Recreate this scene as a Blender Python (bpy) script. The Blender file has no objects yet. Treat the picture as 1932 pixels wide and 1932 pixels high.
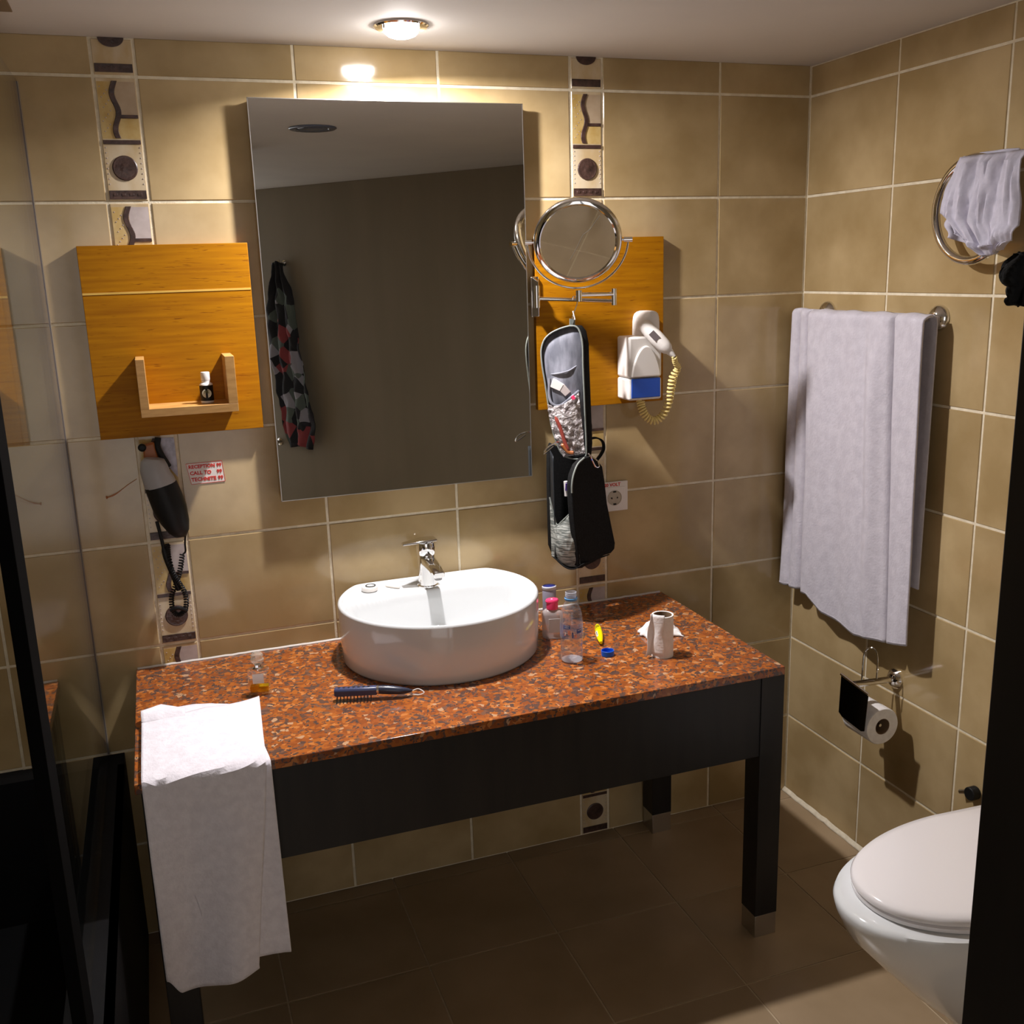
import bpy, bmesh, math, random
from math import pi, sin, cos, radians, sqrt, atan2
from mathutils import Vector, Matrix, noise
random.seed(7)
S = bpy.context.scene
COL = S.collection

# ------------------------------------------------------------------ camera, world, light, exposure
CAM = Vector((-1.6929, -2.3841, 1.5889))
FW = Vector((0.3194729, 0.91776627, -0.23588585))
RT = Vector((0.9415199, -0.33557587, -0.0304814))
UP = Vector((0.1071324, 0.21235324, 0.9713026))
FPX = 1896.77
cam = bpy.data.cameras.new('camera')
camo = bpy.data.objects.new('camera', cam); COL.objects.link(camo)
M = Matrix.Identity(4)
for i in range(3):
    M[i][0] = RT[i]; M[i][1] = UP[i]; M[i][2] = -FW[i]; M[i][3] = CAM[i]
camo.matrix_world = M
cam.sensor_width = 36; cam.lens = FPX / 1932 * 36; cam.clip_start = 0.02
S.camera = camo
S.view_settings.view_transform = 'Standard'; S.view_settings.look = 'None'
S.view_settings.exposure = 0.32; S.view_settings.gamma = 1; S.view_settings.use_curve_mapping = False
w = bpy.data.worlds.new('world'); S.world = w; w.use_nodes = True
w.node_tree.nodes['Background'].inputs[0].default_value = (0.98, 0.95, 0.95, 1)
w.node_tree.nodes['Background'].inputs[1].default_value = 1.12
S.cycles.blur_glossy = 0.6; S.cycles.caustics_reflective = True; S.cycles.caustics_refractive = False
S.cycles.max_bounces = 12; S.cycles.transparent_max_bounces = 24
LX, LY, ZC = -1.147, -0.224, 2.075
la = bpy.data.lights.new('downlight_lamp', 'AREA'); la.shape = 'DISK'; la.size = 0.05
la.energy = 19; la.color = (1.0, 0.95, 0.955); la.spread = radians(168)
lo = bpy.data.objects.new('downlight_lamp', la); lo.location = (LX, LY, ZC - 0.0265); COL.objects.link(lo)
lo.rotation_euler = Vector((0.09, -0.05, -1)).to_track_quat('-Z', 'Y').to_euler()   # tilt added to throw more light on the right wall

def at(px, py, ax, val):
    """point where the line of sight of a photograph pixel meets the plane axis=val"""
    d = FW + RT * ((px - 966) / FPX) - UP * ((py - 966) / FPX)
    t = (val - CAM[ax]) / d[ax]
    return CAM + d * t

# ------------------------------------------------------------------ materials
def new(name):
    m = bpy.data.materials.new(name); m.use_nodes = True
    n = m.node_tree.nodes; l = m.node_tree.links
    return m, n, l, n['Principled BSDF']
def plain(name, c, r=0.5, metal=0, spec=0.5, trans=0, ior=1.45, alpha=1, coat=0, sheen=0, sss=0):
    m, n, l, b = new(name)
    b.inputs['Base Color'].default_value = (*c, 1); b.inputs['Roughness'].default_value = r
    b.inputs['Metallic'].default_value = metal; b.inputs['Specular IOR Level'].default_value = spec
    b.inputs['Transmission Weight'].default_value = trans; b.inputs['IOR'].default_value = ior
    b.inputs['Alpha'].default_value = alpha; b.inputs['Coat Weight'].default_value = coat
    b.inputs['Sheen Weight'].default_value = sheen
    return m
def noisy(name, c1, c2, scale, r=0.5, bump=0.0, bscale=None, stretch=(1, 1, 1), spec=0.5, detail=4, coords='Object', metal=0, perobj=0.0, bdist=0.002, sheen=0, contrast=(0.35, 0.65)):
    m, n, l, b = new(name)
    tc = n.new('ShaderNodeTexCoord'); mp = n.new('ShaderNodeMapping'); l.new(tc.outputs[coords], mp.inputs[0])
    mp.inputs['Scale'].default_value = stretch
    vec = mp.outputs[0]
    if perobj:
        oi = n.new('ShaderNodeObjectInfo'); ml = n.new('ShaderNodeMath'); ml.operation = 'MULTIPLY'; ml.inputs[1].default_value = 37.0
        l.new(oi.outputs['Random'], ml.inputs[0])
        ad = n.new('ShaderNodeVectorMath'); ad.operation = 'ADD'; l.new(vec, ad.inputs[0]); l.new(ml.outputs[0], ad.inputs[1]); vec = ad.outputs[0]
    nz = n.new('ShaderNodeTexNoise'); nz.inputs['Scale'].default_value = scale; nz.inputs['Detail'].default_value = detail
    l.new(vec, nz.inputs['Vector'])
    rp = n.new('ShaderNodeValToRGB'); l.new(nz.outputs[0], rp.inputs[0])
    rp.color_ramp.elements[0].position = contrast[0]; rp.color_ramp.elements[1].position = contrast[1]
    rp.color_ramp.elements[0].color = (*c1, 1); rp.color_ramp.elements[1].color = (*c2, 1)
    colo = rp.outputs[0]
    if perobj:
        hs = n.new('ShaderNodeHueSaturation'); mr = n.new('ShaderNodeMapRange')
        mr.inputs[3].default_value = 1 - perobj; mr.inputs[4].default_value = 1 + perobj
        l.new(oi.outputs['Random'], mr.inputs[0]); l.new(mr.outputs[0], hs.inputs['Value']); l.new(colo, hs.inputs['Color']); colo = hs.outputs[0]
    l.new(colo, b.inputs['Base Color'])
    b.inputs['Roughness'].default_value = r; b.inputs['Specular IOR Level'].default_value = spec; b.inputs['Metallic'].default_value = metal
    b.inputs['Sheen Weight'].default_value = sheen
    if bump:
        n2 = n.new('ShaderNodeTexNoise'); n2.inputs['Scale'].default_value = bscale or scale; n2.inputs['Detail'].default_value = 3
        l.new(vec, n2.inputs['Vector'])
        bp = n.new('ShaderNodeBump'); bp.inputs['Strength'].default_value = bump; bp.inputs['Distance'].default_value = bdist
        l.new(n2.outputs[0], bp.inputs['Height']); l.new(bp.outputs[0], b.inputs['Normal'])
    return m
def clear(name, tint=(1, 1, 1), ior=1.5, rough=0.0, extra=0.0, body=(1, 1, 1)):
    """thin clear sheet: Fresnel mix of straight transmission and mirror reflection, plus a little milky body"""
    m, n, l, b = new(name); n.remove(b)
    out = n['Material Output']
    g = n.new('ShaderNodeNewGeometry'); mx = n.new('ShaderNodeMix'); mx.data_type = 'FLOAT'
    mx.inputs[2].default_value = ior; mx.inputs[3].default_value = 1 / ior; l.new(g.outputs['Backfacing'], mx.inputs[0])
    fr = n.new('ShaderNodeFresnel'); l.new(mx.outputs[0], fr.inputs[0])
    tr = n.new('ShaderNodeBsdfTransparent'); tr.inputs[0].default_value = (*tint, 1)
    gl = n.new('ShaderNodeBsdfGlossy'); gl.inputs['Roughness'].default_value = rough; gl.inputs[0].default_value = (1, 1, 1, 1)
    ms = n.new('ShaderNodeMixShader'); l.new(fr.outputs[0], ms.inputs[0]); l.new(tr.outputs[0], ms.inputs[1]); l.new(gl.outputs[0], ms.inputs[2])
    res = ms.outputs[0]
    if extra:
        df = n.new('ShaderNodeBsdfDiffuse'); df.inputs[0].default_value = (*body, 1)
        m2 = n.new('ShaderNodeMixShader'); m2.inputs[0].default_value = extra; l.new(res, m2.inputs[1]); l.new(df.outputs[0], m2.inputs[2]); res = m2.outputs[0]
    l.new(res, out.inputs[0])
    return m

TILE = noisy('beige_wall_tile', (0.36, 0.255, 0.118), (0.49, 0.365, 0.19), 6.0, r=0.11, bump=0.05, bscale=9, perobj=0.06, spec=0.55, detail=8, contrast=(0.36, 0.66))
FTILE = noisy('beige_floor_tile', (0.30, 0.215, 0.125), (0.37, 0.27, 0.165), 5, r=0.28, bump=0.04, bscale=14, perobj=0.05)
GROUT = noisy('pale_grout', (0.68, 0.60, 0.44), (0.80, 0.72, 0.55), 60, r=0.85, bump=0.4, bscale=300)
FGROUT = noisy('floor_grout', (0.48, 0.38, 0.25), (0.56, 0.45, 0.30), 60, r=0.85)
CEIL = noisy('ceiling_paint', (0.62, 0.59, 0.56), (0.66, 0.63, 0.59), 3, r=0.75, bump=0.08, bscale=220)
DTILE = noisy('dark_shower_tile', (0.012, 0.011, 0.010), (0.02, 0.018, 0.015), 8, r=0.3)
PAINT = noisy('plain_wall_paint', (0.52, 0.47, 0.40), (0.56, 0.51, 0.44), 3, r=0.8)
BLACK = noisy('black_wood', (0.008, 0.008, 0.009), (0.014, 0.013, 0.013), 30, r=0.42, stretch=(1, 1, 0.1), spec=0.35)
CHROME = plain('chrome', (0.80, 0.79, 0.78), 0.07, metal=1)
BRUSHED = plain('brushed_metal', (0.55, 0.53, 0.50), 0.35, metal=1)
MIRROR = plain('mirror_silver', (0.80, 0.80, 0.77), 0.0, metal=1)
MIRROR2 = plain('magnifying_mirror_silver', (0.96, 0.96, 0.90), 0.02, metal=1)
CERAMIC = plain('white_ceramic', (0.70, 0.72, 0.725), 0.10, spec=0.6, coat=0.4)
SEAT = plain('white_toilet_plastic', (0.82, 0.79, 0.79), 0.14, spec=0.5)
WHITEP = plain('white_plastic', (0.78, 0.75, 0.71), 0.32)
IVORY = plain('yellowed_cord_plastic', (0.82, 0.66, 0.26), 0.42)
BLACKP = plain('black_plastic', (0.008, 0.008, 0.008), 0.5, spec=0.3)
GREYP = plain('grey_plastic', (0.35, 0.34, 0.34), 0.4)
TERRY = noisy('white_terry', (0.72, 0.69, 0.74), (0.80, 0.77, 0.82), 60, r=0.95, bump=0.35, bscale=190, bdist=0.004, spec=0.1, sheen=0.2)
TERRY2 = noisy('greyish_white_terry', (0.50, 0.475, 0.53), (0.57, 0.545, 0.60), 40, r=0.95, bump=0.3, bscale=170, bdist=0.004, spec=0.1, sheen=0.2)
COTTON = noisy('white_cotton', (0.50, 0.485, 0.57), (0.57, 0.55, 0.64), 60, r=0.9, bump=0.2, bscale=200, spec=0.1)
PAPER = noisy('toilet_paper', (0.80, 0.77, 0.74), (0.88, 0.86, 0.84), 60, r=0.95, bump=0.4, bscale=140, spec=0.1)
CARD = plain('cardboard_core', (0.22, 0.14, 0.08), 0.9)
DARKB = noisy('dark_decor_relief', (0.035, 0.018, 0.014), (0.085, 0.045, 0.035), 70, r=0.35, bump=0.5, bscale=160)
OCHRE = noisy('ochre_decor', (0.50, 0.33, 0.10), (0.60, 0.45, 0.20), 30, r=0.2)
LILAC2 = noisy('tan_decor', (0.42, 0.31, 0.20), (0.48, 0.37, 0.25), 30, r=0.2)
LILAC = noisy('lilac_decor', (0.42, 0.35, 0.33), (0.52, 0.45, 0.43), 30, r=0.2)
DECOR = noisy('decor_tile_body', (0.52, 0.38, 0.20), (0.62, 0.52, 0.36), 22, r=0.2, perobj=0.05, stretch=(1, 1, 0.5))
GLASS = clear('shower_glass', (0.93, 0.95, 0.94))
PET = clear('clear_plastic', (0.93, 0.94, 0.95), 1.5, 0.03, 0.09, (0.7, 0.75, 0.85))
WATER = clear('water', (0.94, 0.95, 0.96), 1.33, 0.0)
PGLASS = clear('perfume_glass', (0.94, 0.95, 0.93), 1.5)
BLUEP = plain('blue_translucent_plastic', (0.01, 0.07, 0.42), 0.12, spec=0.6)
BLUECAP = plain('blue_cap_plastic', (0.005, 0.10, 0.55), 0.35)
PINK = plain('pink_plastic', (0.85, 0.05, 0.16), 0.3)
YEL = plain('yellow_plastic', (0.88, 0.72, 0.0), 0.3)
RED = plain('red_print', (0.62, 0.03, 0.02), 0.5)
LABELW = plain('white_label', (0.78, 0.74, 0.70), 0.5)
BAGB = noisy('black_bag_fabric', (0.006, 0.006, 0.006), (0.011, 0.011, 0.011), 200, r=0.85, bump=0.3, bscale=500, spec=0.15)
BAGG = noisy('grey_bag_lining', (0.10, 0.105, 0.13), (0.26, 0.265, 0.31), 28, r=0.7, bump=0.3, bscale=60, stretch=(1.6, 1.6, 0.5))
PIPE = plain('grey_bag_piping', (0.20, 0.22, 0.20), 0.5)
MESHF = noisy('grey_mesh_fabric', (0.10, 0.11, 0.10), (0.34, 0.35, 0.32), 120, r=0.7, stretch=(0.3, 0.3, 3), contrast=(0.45, 0.55))
BUBBLE = noisy('crinkled_plastic_wrap', (0.22, 0.19, 0.19), (0.62, 0.58, 0.57), 60, r=0.15, bump=1.0, bscale=90, bdist=0.01, contrast=(0.4, 0.7))
NAVY = plain('navy_plastic', (0.05, 0.06, 0.13), 0.25)
ORANGEP = plain('orange_plastic', (0.35, 0.11, 0.03), 0.4)
TAPE = noisy('crinkled_clear_tape', (0.30, 0.29, 0.36), (0.50, 0.48, 0.58), 60, r=0.3, bump=0.6, bscale=90)
SEALD = plain('dark_blue_seal', (0.015, 0.018, 0.06), 0.3)
SEALL = plain('pale_silicone', (0.36, 0.30, 0.22), 0.8, spec=0.1)

def granite():
    m, n, l, b = new('red_granite')
    tc = n.new('ShaderNodeTexCoord')
    nz0 = n.new('ShaderNodeTexNoise'); nz0.inputs['Scale'].default_value = 40
    l.new(tc.outputs['Object'], nz0.inputs[0])
    mixv = n.new('ShaderNodeVectorMath'); mixv.operation = 'MULTIPLY_ADD'; mixv.inputs[1].default_value = (0.02, 0.02, 0.02)
    l.new(nz0.outputs['Color'], mixv.inputs[0]); l.new(tc.outputs['Object'], mixv.inputs[2])
    v = n.new('ShaderNodeTexVoronoi'); v.inputs['Scale'].default_value = 105; l.new(mixv.outputs[0], v.inputs[0])
    sp = n.new('ShaderNodeSeparateColor'); l.new(v.outputs['Color'], sp.inputs[0])
    rp = n.new('ShaderNodeValToRGB'); l.new(sp.outputs[0], rp.inputs[0]); e = rp.color_ramp
    e.interpolation = 'CONSTANT'
    pts = [(0, (0.10, 0.052, 0.038)), (0.15, (0.23, 0.062, 0.015)), (0.36, (0.34, 0.100, 0.018)), (0.60, (0.28, 0.076, 0.018)), (0.80, (0.16, 0.075, 0.045)), (0.88, (0.45, 0.16, 0.04)), (0.97, (0.45, 0.27, 0.15))]
    e.elements[0].position = 0; e.elements[0].color = (*pts[0][1], 1); e.elements[1].position = pts[1][0]; e.elements[1].color = (*pts[1][1], 1)
    for p, c in pts[2:]:
        q = e.elements.new(p); q.color = (*c, 1)
    v2 = n.new('ShaderNodeTexVoronoi'); v2.inputs['Scale'].default_value = 230; l.new(mixv.outputs[0], v2.inputs[0])
    s2 = n.new('ShaderNodeSeparateColor'); l.new(v2.outputs['Color'], s2.inputs[0])
    gt = n.new('ShaderNodeMath'); gt.operation = 'GREATER_THAN'; gt.inputs[1].default_value = 0.90; l.new(s2.outputs[0], gt.inputs[0])
    mx = n.new('ShaderNodeMix'); mx.data_type = 'RGBA'; l.new(gt.outputs[0], mx.inputs[0]); l.new(rp.outputs[0], mx.inputs[6]); mx.inputs[7].default_value = (0.07, 0.045, 0.04, 1)
    l.new(mx.outputs[2], b.inputs['Base Color'])
    b.inputs['Roughness'].default_value = 0.16; b.inputs['Specular IOR Level'].default_value = 0.5
    return m
GRANITE = granite()
def wood():
    m, n, l, b = new('golden_oak_veneer')
    tc = n.new('ShaderNodeTexCoord'); mp = n.new('ShaderNodeMapping'); mp.inputs['Scale'].default_value = (3, 3, 60)
    l.new(tc.outputs['Object'], mp.inputs[0])
    nz = n.new('ShaderNodeTexNoise'); nz.inputs['Scale'].default_value = 2.0; nz.inputs['Detail'].default_value = 6; l.new(mp.outputs[0], nz.inputs[0])
    rp = n.new('ShaderNodeValToRGB'); l.new(nz.outputs[0], rp.inputs[0])
    rp.color_ramp.elements[0].position = 0.3; rp.color_ramp.elements[0].color = (0.29, 0.105, 0.0010, 1)
    rp.color_ramp.elements[1].position = 0.7; rp.color_ramp.elements[1].color = (0.42, 0.172, 0.0014, 1)
    mp2 = n.new('ShaderNodeMapping'); mp2.inputs['Scale'].default_value = (14, 14, 170); l.new(tc.outputs['Object'], mp2.inputs[0])
    n2 = n.new('ShaderNodeTexNoise'); n2.inputs['Scale'].default_value = 2.0; n2.inputs['Detail'].default_value = 2; l.new(mp2.outputs[0], n2.inputs[0])
    r2 = n.new('ShaderNodeValToRGB'); l.new(n2.outputs[0], r2.inputs[0]); r2.color_ramp.elements[0].position = 0.26; r2.color_ramp.elements[1].position = 0.36
    mx = n.new('ShaderNodeMix'); mx.data_type = 'RGBA'; l.new(r2.outputs[0], mx.inputs[0]); mx.inputs[6].default_value = (0.23, 0.078, 0.0008, 1); l.new(rp.outputs[0], mx.inputs[7])
    l.new(mx.outputs[2], b.inputs['Base Color'])
    bp = n.new('ShaderNodeBump'); bp.inputs['Strength'].default_value = 0.25; bp.inputs['Distance'].default_value = 0.001
    l.new(r2.outputs[0], bp.inputs['Height']); l.new(bp.outputs[0], b.inputs['Normal'])
    b.inputs['Roughness'].default_value = 0.5; b.inputs['Specular IOR Level'].default_value = 0.15
    return m
WOOD = wood()
SHELFW = noisy('shelf_edge_wood', (0.42, 0.22, 0.06), (0.52, 0.29, 0.09), 12, r=0.45, stretch=(2, 2, 12))
def emit(name, c, s):
    m, n, l, b = new(name); b.inputs['Emission Color'].default_value = (*c, 1); b.inputs['Emission Strength'].default_value = s
    b.inputs['Base Color'].default_value = (*c, 1); return m
BULB = emit('lit_bulb', (1, 0.95, 0.93), 75)
DEADB = plain('unlit_bulb', (0.10, 0.12, 0.18), 0.1)
def floral():
    m, n, l, b = new('dark_floral_print')
    tc = n.new('ShaderNodeTexCoord')
    v = n.new('ShaderNodeTexVoronoi'); v.inputs['Scale'].default_value = 13; l.new(tc.outputs['Object'], v.inputs[0])
    s = n.new('ShaderNodeSeparateColor'); l.new(v.outputs['Color'], s.inputs[0])
    rp = n.new('ShaderNodeValToRGB'); rp.color_ramp.interpolation = 'CONSTANT'; l.new(s.outputs[0], rp.inputs[0]); e = rp.color_ramp
    e.elements[0].position = 0; e.elements[0].color = (0.012, 0.014, 0.02, 1)
    e.elements[1].position = 0.4; e.elements[1].color = (0.10, 0.13, 0.12, 1)
    for p, c in [(0.58, (0.28, 0.05, 0.06)), (0.70, (0.02, 0.02, 0.03)), (0.84, (0.30, 0.30, 0.36))]:
        q = e.elements.new(p); q.color = (*c, 1)
    l.new(rp.outputs[0], b.inputs['Base Color']); b.inputs['Roughness'].default_value = 0.8
    return m
FLORAL = floral()

# ------------------------------------------------------------------ mesh helpers
ORG = {}
class MB:
    def __init__(s): s.v = []; s.f = []
    def add(s, vs, fs):
        o = len(s.v); s.v += [tuple(x) for x in vs]; s.f += [tuple(i + o for i in f) for f in fs]; return s
    def box(s, a, b):
        x0, x1 = sorted((a[0], b[0])); y0, y1 = sorted((a[1], b[1])); z0, z1 = sorted((a[2], b[2]))
        return s.add([(x0, y0, z0), (x1, y0, z0), (x1, y1, z0), (x0, y1, z0), (x0, y0, z1), (x1, y0, z1), (x1, y1, z1), (x0, y1, z1)],
                     [(0, 3, 2, 1), (4, 5, 6, 7), (0, 1, 5, 4), (1, 2, 6, 5), (2, 3, 7, 6), (3, 0, 4, 7)])
    def tube(s, path, r, seg=10, caps=True, closed=False):
        P = [Vector(p) for p in path]; n = len(P); rs = r if isinstance(r, (list, tuple)) else [r] * n
        vs = []; up = None
        for i in range(n):
            if closed: t = P[(i + 1) % n] - P[i - 1]
            else: t = P[min(i + 1, n - 1)] - P[max(i - 1, 0)]
            t.normalize()
            if up is None:
                up = t.orthogonal().normalized()
            up = (up - t * up.dot(t))
            if up.length < 1e-6: up = t.orthogonal()
            up.normalize(); sd = t.cross(up)
            for k in range(seg):
                a = 2 * pi * k / seg
                vs.append(P[i] + (up * cos(a) + sd * sin(a)) * rs[i])
        fs = []
        for i in range(n if closed else n - 1):
            j = (i + 1) % n
            for k in range(seg):
                k2 = (k + 1) % seg
                fs.append((i * seg + k, i * seg + k2, j * seg + k2, j * seg + k))
        if caps and not closed:
            fs.append(tuple(range(seg))[::-1]); fs.append(tuple((n - 1) * seg + k for k in range(seg)))
        return s.add(vs, fs)
    def cyl(s, p0, p1, r0, r1=None, seg=24):
        return s.tube([p0, p1], [r0, r0 if r1 is None else r1], seg)
    def lathe(s, prof, c, seg=32, axis=Vector((0, 0, 1)), caps=True, sx=1.0, sy=1.0):
        ax = Vector(axis).normalized()
        u = Vector((1, 0, 0)) if abs(ax.z) > 0.9 else ax.orthogonal().normalized()
        u = (u - ax * u.dot(ax)).normalized(); v = ax.cross(u); c = Vector(c); vs = []
        for (r, h) in prof:
            for k in range(seg):
                a = 2 * pi * k / seg; vs.append(c + ax * h + u * (r * sx * cos(a)) + v * (r * sy * sin(a)))
        fs = []
        for i in range(len(prof) - 1):
            for k in range(seg):
                k2 = (k + 1) % seg; fs.append((i * seg + k, i * seg + k2, (i + 1) * seg + k2, (i + 1) * seg + k))
        if caps:
            fs.append(tuple(range(seg))[::-1]); fs.append(tuple((len(prof) - 1) * seg + k for k in range(seg)))
        return s.add(vs, fs)
    def prism(s, pts, off):
        P = [Vector(p) for p in pts]; off = Vector(off); n = len(P)
        nrm = Vector((0, 0, 0))
        for i in range(n): nrm += (P[i] - P[0]).cross(P[(i + 1) % n] - P[0])
        if nrm.dot(off) > 0: P = P[::-1]
        return s.add(P + [p + off for p in P], [tuple(range(n)), tuple(range(2 * n - 1, n - 1, -1))] + [(i, i + n, (i + 1) % n + n, (i + 1) % n)[::1] for i in range(n)])
    def grid(s, fn, nu, nv, wrap=False):
        vs = [fn(i / (nu if wrap else nu - 1), j / (nv - 1)) for j in range(nv) for i in range(nu)]
        fs = []
        for j in range(nv - 1):
            for i in range(nu if wrap else nu - 1):
                i2 = (i + 1) % nu
                fs.append((j * nu + i, j * nu + i2, (j + 1) * nu + i2, (j + 1) * nu + i))
        return s.add(vs, fs)
    def build(s, name, mat, parent=None, smooth=True, bevel=0, bseg=2, solid=0, sub=0, ang=38, fix=True):
        org = ORG[parent.name] if parent is not None else None
        me = bpy.data.meshes.new(name)
        if parent is None:
            xs = [Vector(v) for v in s.v]
            lo_ = Vector([min(v[i] for v in xs) for i in range(3)]); hi = Vector([max(v[i] for v in xs) for i in range(3)])
            org = Vector(((lo_.x + hi.x) / 2, (lo_.y + hi.y) / 2, lo_.z))
        me.from_pydata([tuple(Vector(v) - org) for v in s.v], [], s.f)
        me.validate()
        if fix:
            bm = bmesh.new(); bm.from_mesh(me); bmesh.ops.recalc_face_normals(bm, faces=bm.faces)
            if smooth:
                for f in bm.faces: f.smooth = True
                for e in bm.edges:
                    if len(e.link_faces) == 2 and e.calc_face_angle(0) > radians(ang): e.smooth = False
            bm.to_mesh(me); bm.free()
        me.materials.append(mat)
        o = bpy.data.objects.new(name, me); COL.objects.link(o)
        if parent is None: o.location = org
        else: o.parent = parent
        ORG[o.name] = org
        if solid:
            m = o.modifiers.new('solidify', 'SOLIDIFY'); m.thickness = solid; m.offset = 0
        if bevel:
            m = o.modifiers.new('bevel', 'BEVEL'); m.width = bevel; m.segments = bseg; m.limit_method = 'ANGLE'; m.angle_limit = radians(40)
        if sub:
            m = o.modifiers.new('subdivision', 'SUBSURF'); m.levels = sub; m.render_levels = sub
        return o
def tag(o, label, cat, group=None):
    o['label'] = label; o['category'] = cat
    if group: o['group'] = group
    return o
def thing(name, label, cat, loc, group=None):
    o = bpy.data.objects.new(name, None); COL.objects.link(o); o.location = loc; o.empty_display_size = 0.02
    ORG[o.name] = Vector(loc)
    return tag(o, label, cat, group)
def struct(o): o['kind'] = 'structure'; return o
def bez(pts, n=40):
    """Catmull-Rom through points"""
    P = [Vector(p) for p in pts]; P = [P[0] * 2 - P[1]] + P + [P[-1] * 2 - P[-2]]; out = []
    m = len(P) - 3
    for k in range(n):
        t = k / (n - 1) * m; i = min(int(t), m - 1); t -= i
        a, b, c, d = P[i:i + 4]
        out.append(0.5 * ((2 * b) + (c - a) * t + (2 * a - 5 * b + 4 * c - d) * t * t + (3 * b - a - 3 * c + d) * t ** 3))
    return out
def coil(path, R, turns, n=None, r_of=None):
    n = n or turns * 14; C = bez(path, n); out = []; up = None
    for i, p in enumerate(C):
        t = (C[min(i + 1, n - 1)] - C[max(i - 1, 0)]).normalized()
        if up is None: up = t.orthogonal().normalized()
        up = (up - t * up.dot(t)).normalized(); sd = t.cross(up); a = 2 * pi * turns * i / (n - 1)
        rr = R if r_of is None else R * r_of(i / (n - 1))
        out.append(p + (up * cos(a) + sd * sin(a)) * rr)
    return out
def text(name, body, size, loc, rot, mat, parent, thick=0.0004, align='LEFT', bold=0.0):
    cu = bpy.data.curves.new(name, 'FONT'); cu.body = body; cu.size = size; cu.extrude = thick; cu.align_x = align; cu.offset = bold
    cu.resolution_u = 2
    tmp = bpy.data.objects.new('tmp', cu); COL.objects.link(tmp)
    dg = bpy.context.evaluated_depsgraph_get()
    me = bpy.data.meshes.new_from_object(tmp.evaluated_get(dg)); bpy.data.objects.remove(tmp)
    me.transform(Matrix.Translation(Vector(loc) - ORG[parent.name]) @ rot)
    me.materials.append(mat)
    o = bpy.data.objects.new(name, me); COL.objects.link(o); o.parent = parent; ORG[o.name] = ORG[parent.name]
    return o
RB = Matrix.Rotation(pi / 2, 4, 'X')        # text upright facing -y
def fbm(p, s): return noise.noise(Vector(p) * s) + 0.5 * noise.noise(Vector(p) * s * 2.1)
def sstep(a, b, x):
    t = max(0, min(1, (x - a) / (b - a))); return t * t * (3 - 2 * t)

# ------------------------------------------------------------------ setting
GAP = 0.0064; TT = 0.0022
def tile_mesh(name, w, h, t, mat, ch=0.0012):
    x0, x1, z0, z1 = 0, w, 0, h
    vs = [(x0 + ch, -t, z0 + ch), (x1 - ch, -t, z0 + ch), (x1 - ch, -t, z1 - ch), (x0 + ch, -t, z1 - ch),
          (x0, -t + ch, z0), (x1, -t + ch, z0), (x1, -t + ch, z1), (x0, -t + ch, z1),
          (x0, 0, z0), (x1, 0, z0), (x1, 0, z1), (x0, 0, z1)]
    fs = [(0, 1, 2, 3)] + [(4 + i, 4 + (i + 1) % 4, (i + 1) % 4, i) for i in range(4)] + [(8 + i, 8 + (i + 1) % 4, 4 + (i + 1) % 4, 4 + i) for i in range(4)]
    me = bpy.data.meshes.new(name); me.from_pydata(vs, [], fs); me.materials.append(mat); return me
def instance(name, me, loc, parent, rot=(0, 0, 0)):
    o = bpy.data.objects.new(name, me); COL.objects.link(o); o.parent = parent
    o.location = Vector(loc) - ORG[parent.name]; o.rotation_euler = rot; ORG[o.name] = Vector(loc); return o
meshes = {}
def tm(w, h, mat, t=TT, ch=0.0012):
    k = (round(w, 4), round(h, 4), mat.name, t)
    if k not in meshes: meshes[k] = tile_mesh('wall_tile', w, h, t, mat, ch)
    return meshes[k]
XW = -2.85; YR = -4.3
wb = struct(MB().box((XW, TT, -0.02), (0.12, 0.12, 2.2)).build('wall_back', GROUT, smooth=False))
wr = struct(MB().box((TT, TT, -0.02), (0.12, -2.0, 2.2)).build('wall_right', GROUT, smooth=False))
we = struct(MB().box((0.12, -1.9, -0.02), (0.62, -1.998, 2.2)).build('wall_entrance', PAINT, smooth=False))
wl = struct(MB().box((XW, 0.0, -0.02), (XW - 0.1, YR, 2.2)).build('wall_left', TILE, smooth=False))
wf = struct(MB().box((XW - 0.1, YR, -0.02), (-2.75, YR - 0.1, 2.2)).box((-1.12, YR, -0.02), (0.12, YR - 0.1, 2.2)).box((-2.75, YR, 2.03), (-1.12, YR - 0.1, 2.2)).build('wall_front', PAINT, smooth=False))  # unseen wall, opening added to let soft world fill light into the room
ce = struct(MB().box((XW - 0.1, 0.12, ZC), (0.62, YR - 0.1, ZC + 0.1)).build('ceiling', CEIL, smooth=False))
fl = struct(MB().box((XW - 0.1, 0.12, -TT), (0.62, YR - 0.1, -0.1)).build('floor', FGROUT, smooth=False))

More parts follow.
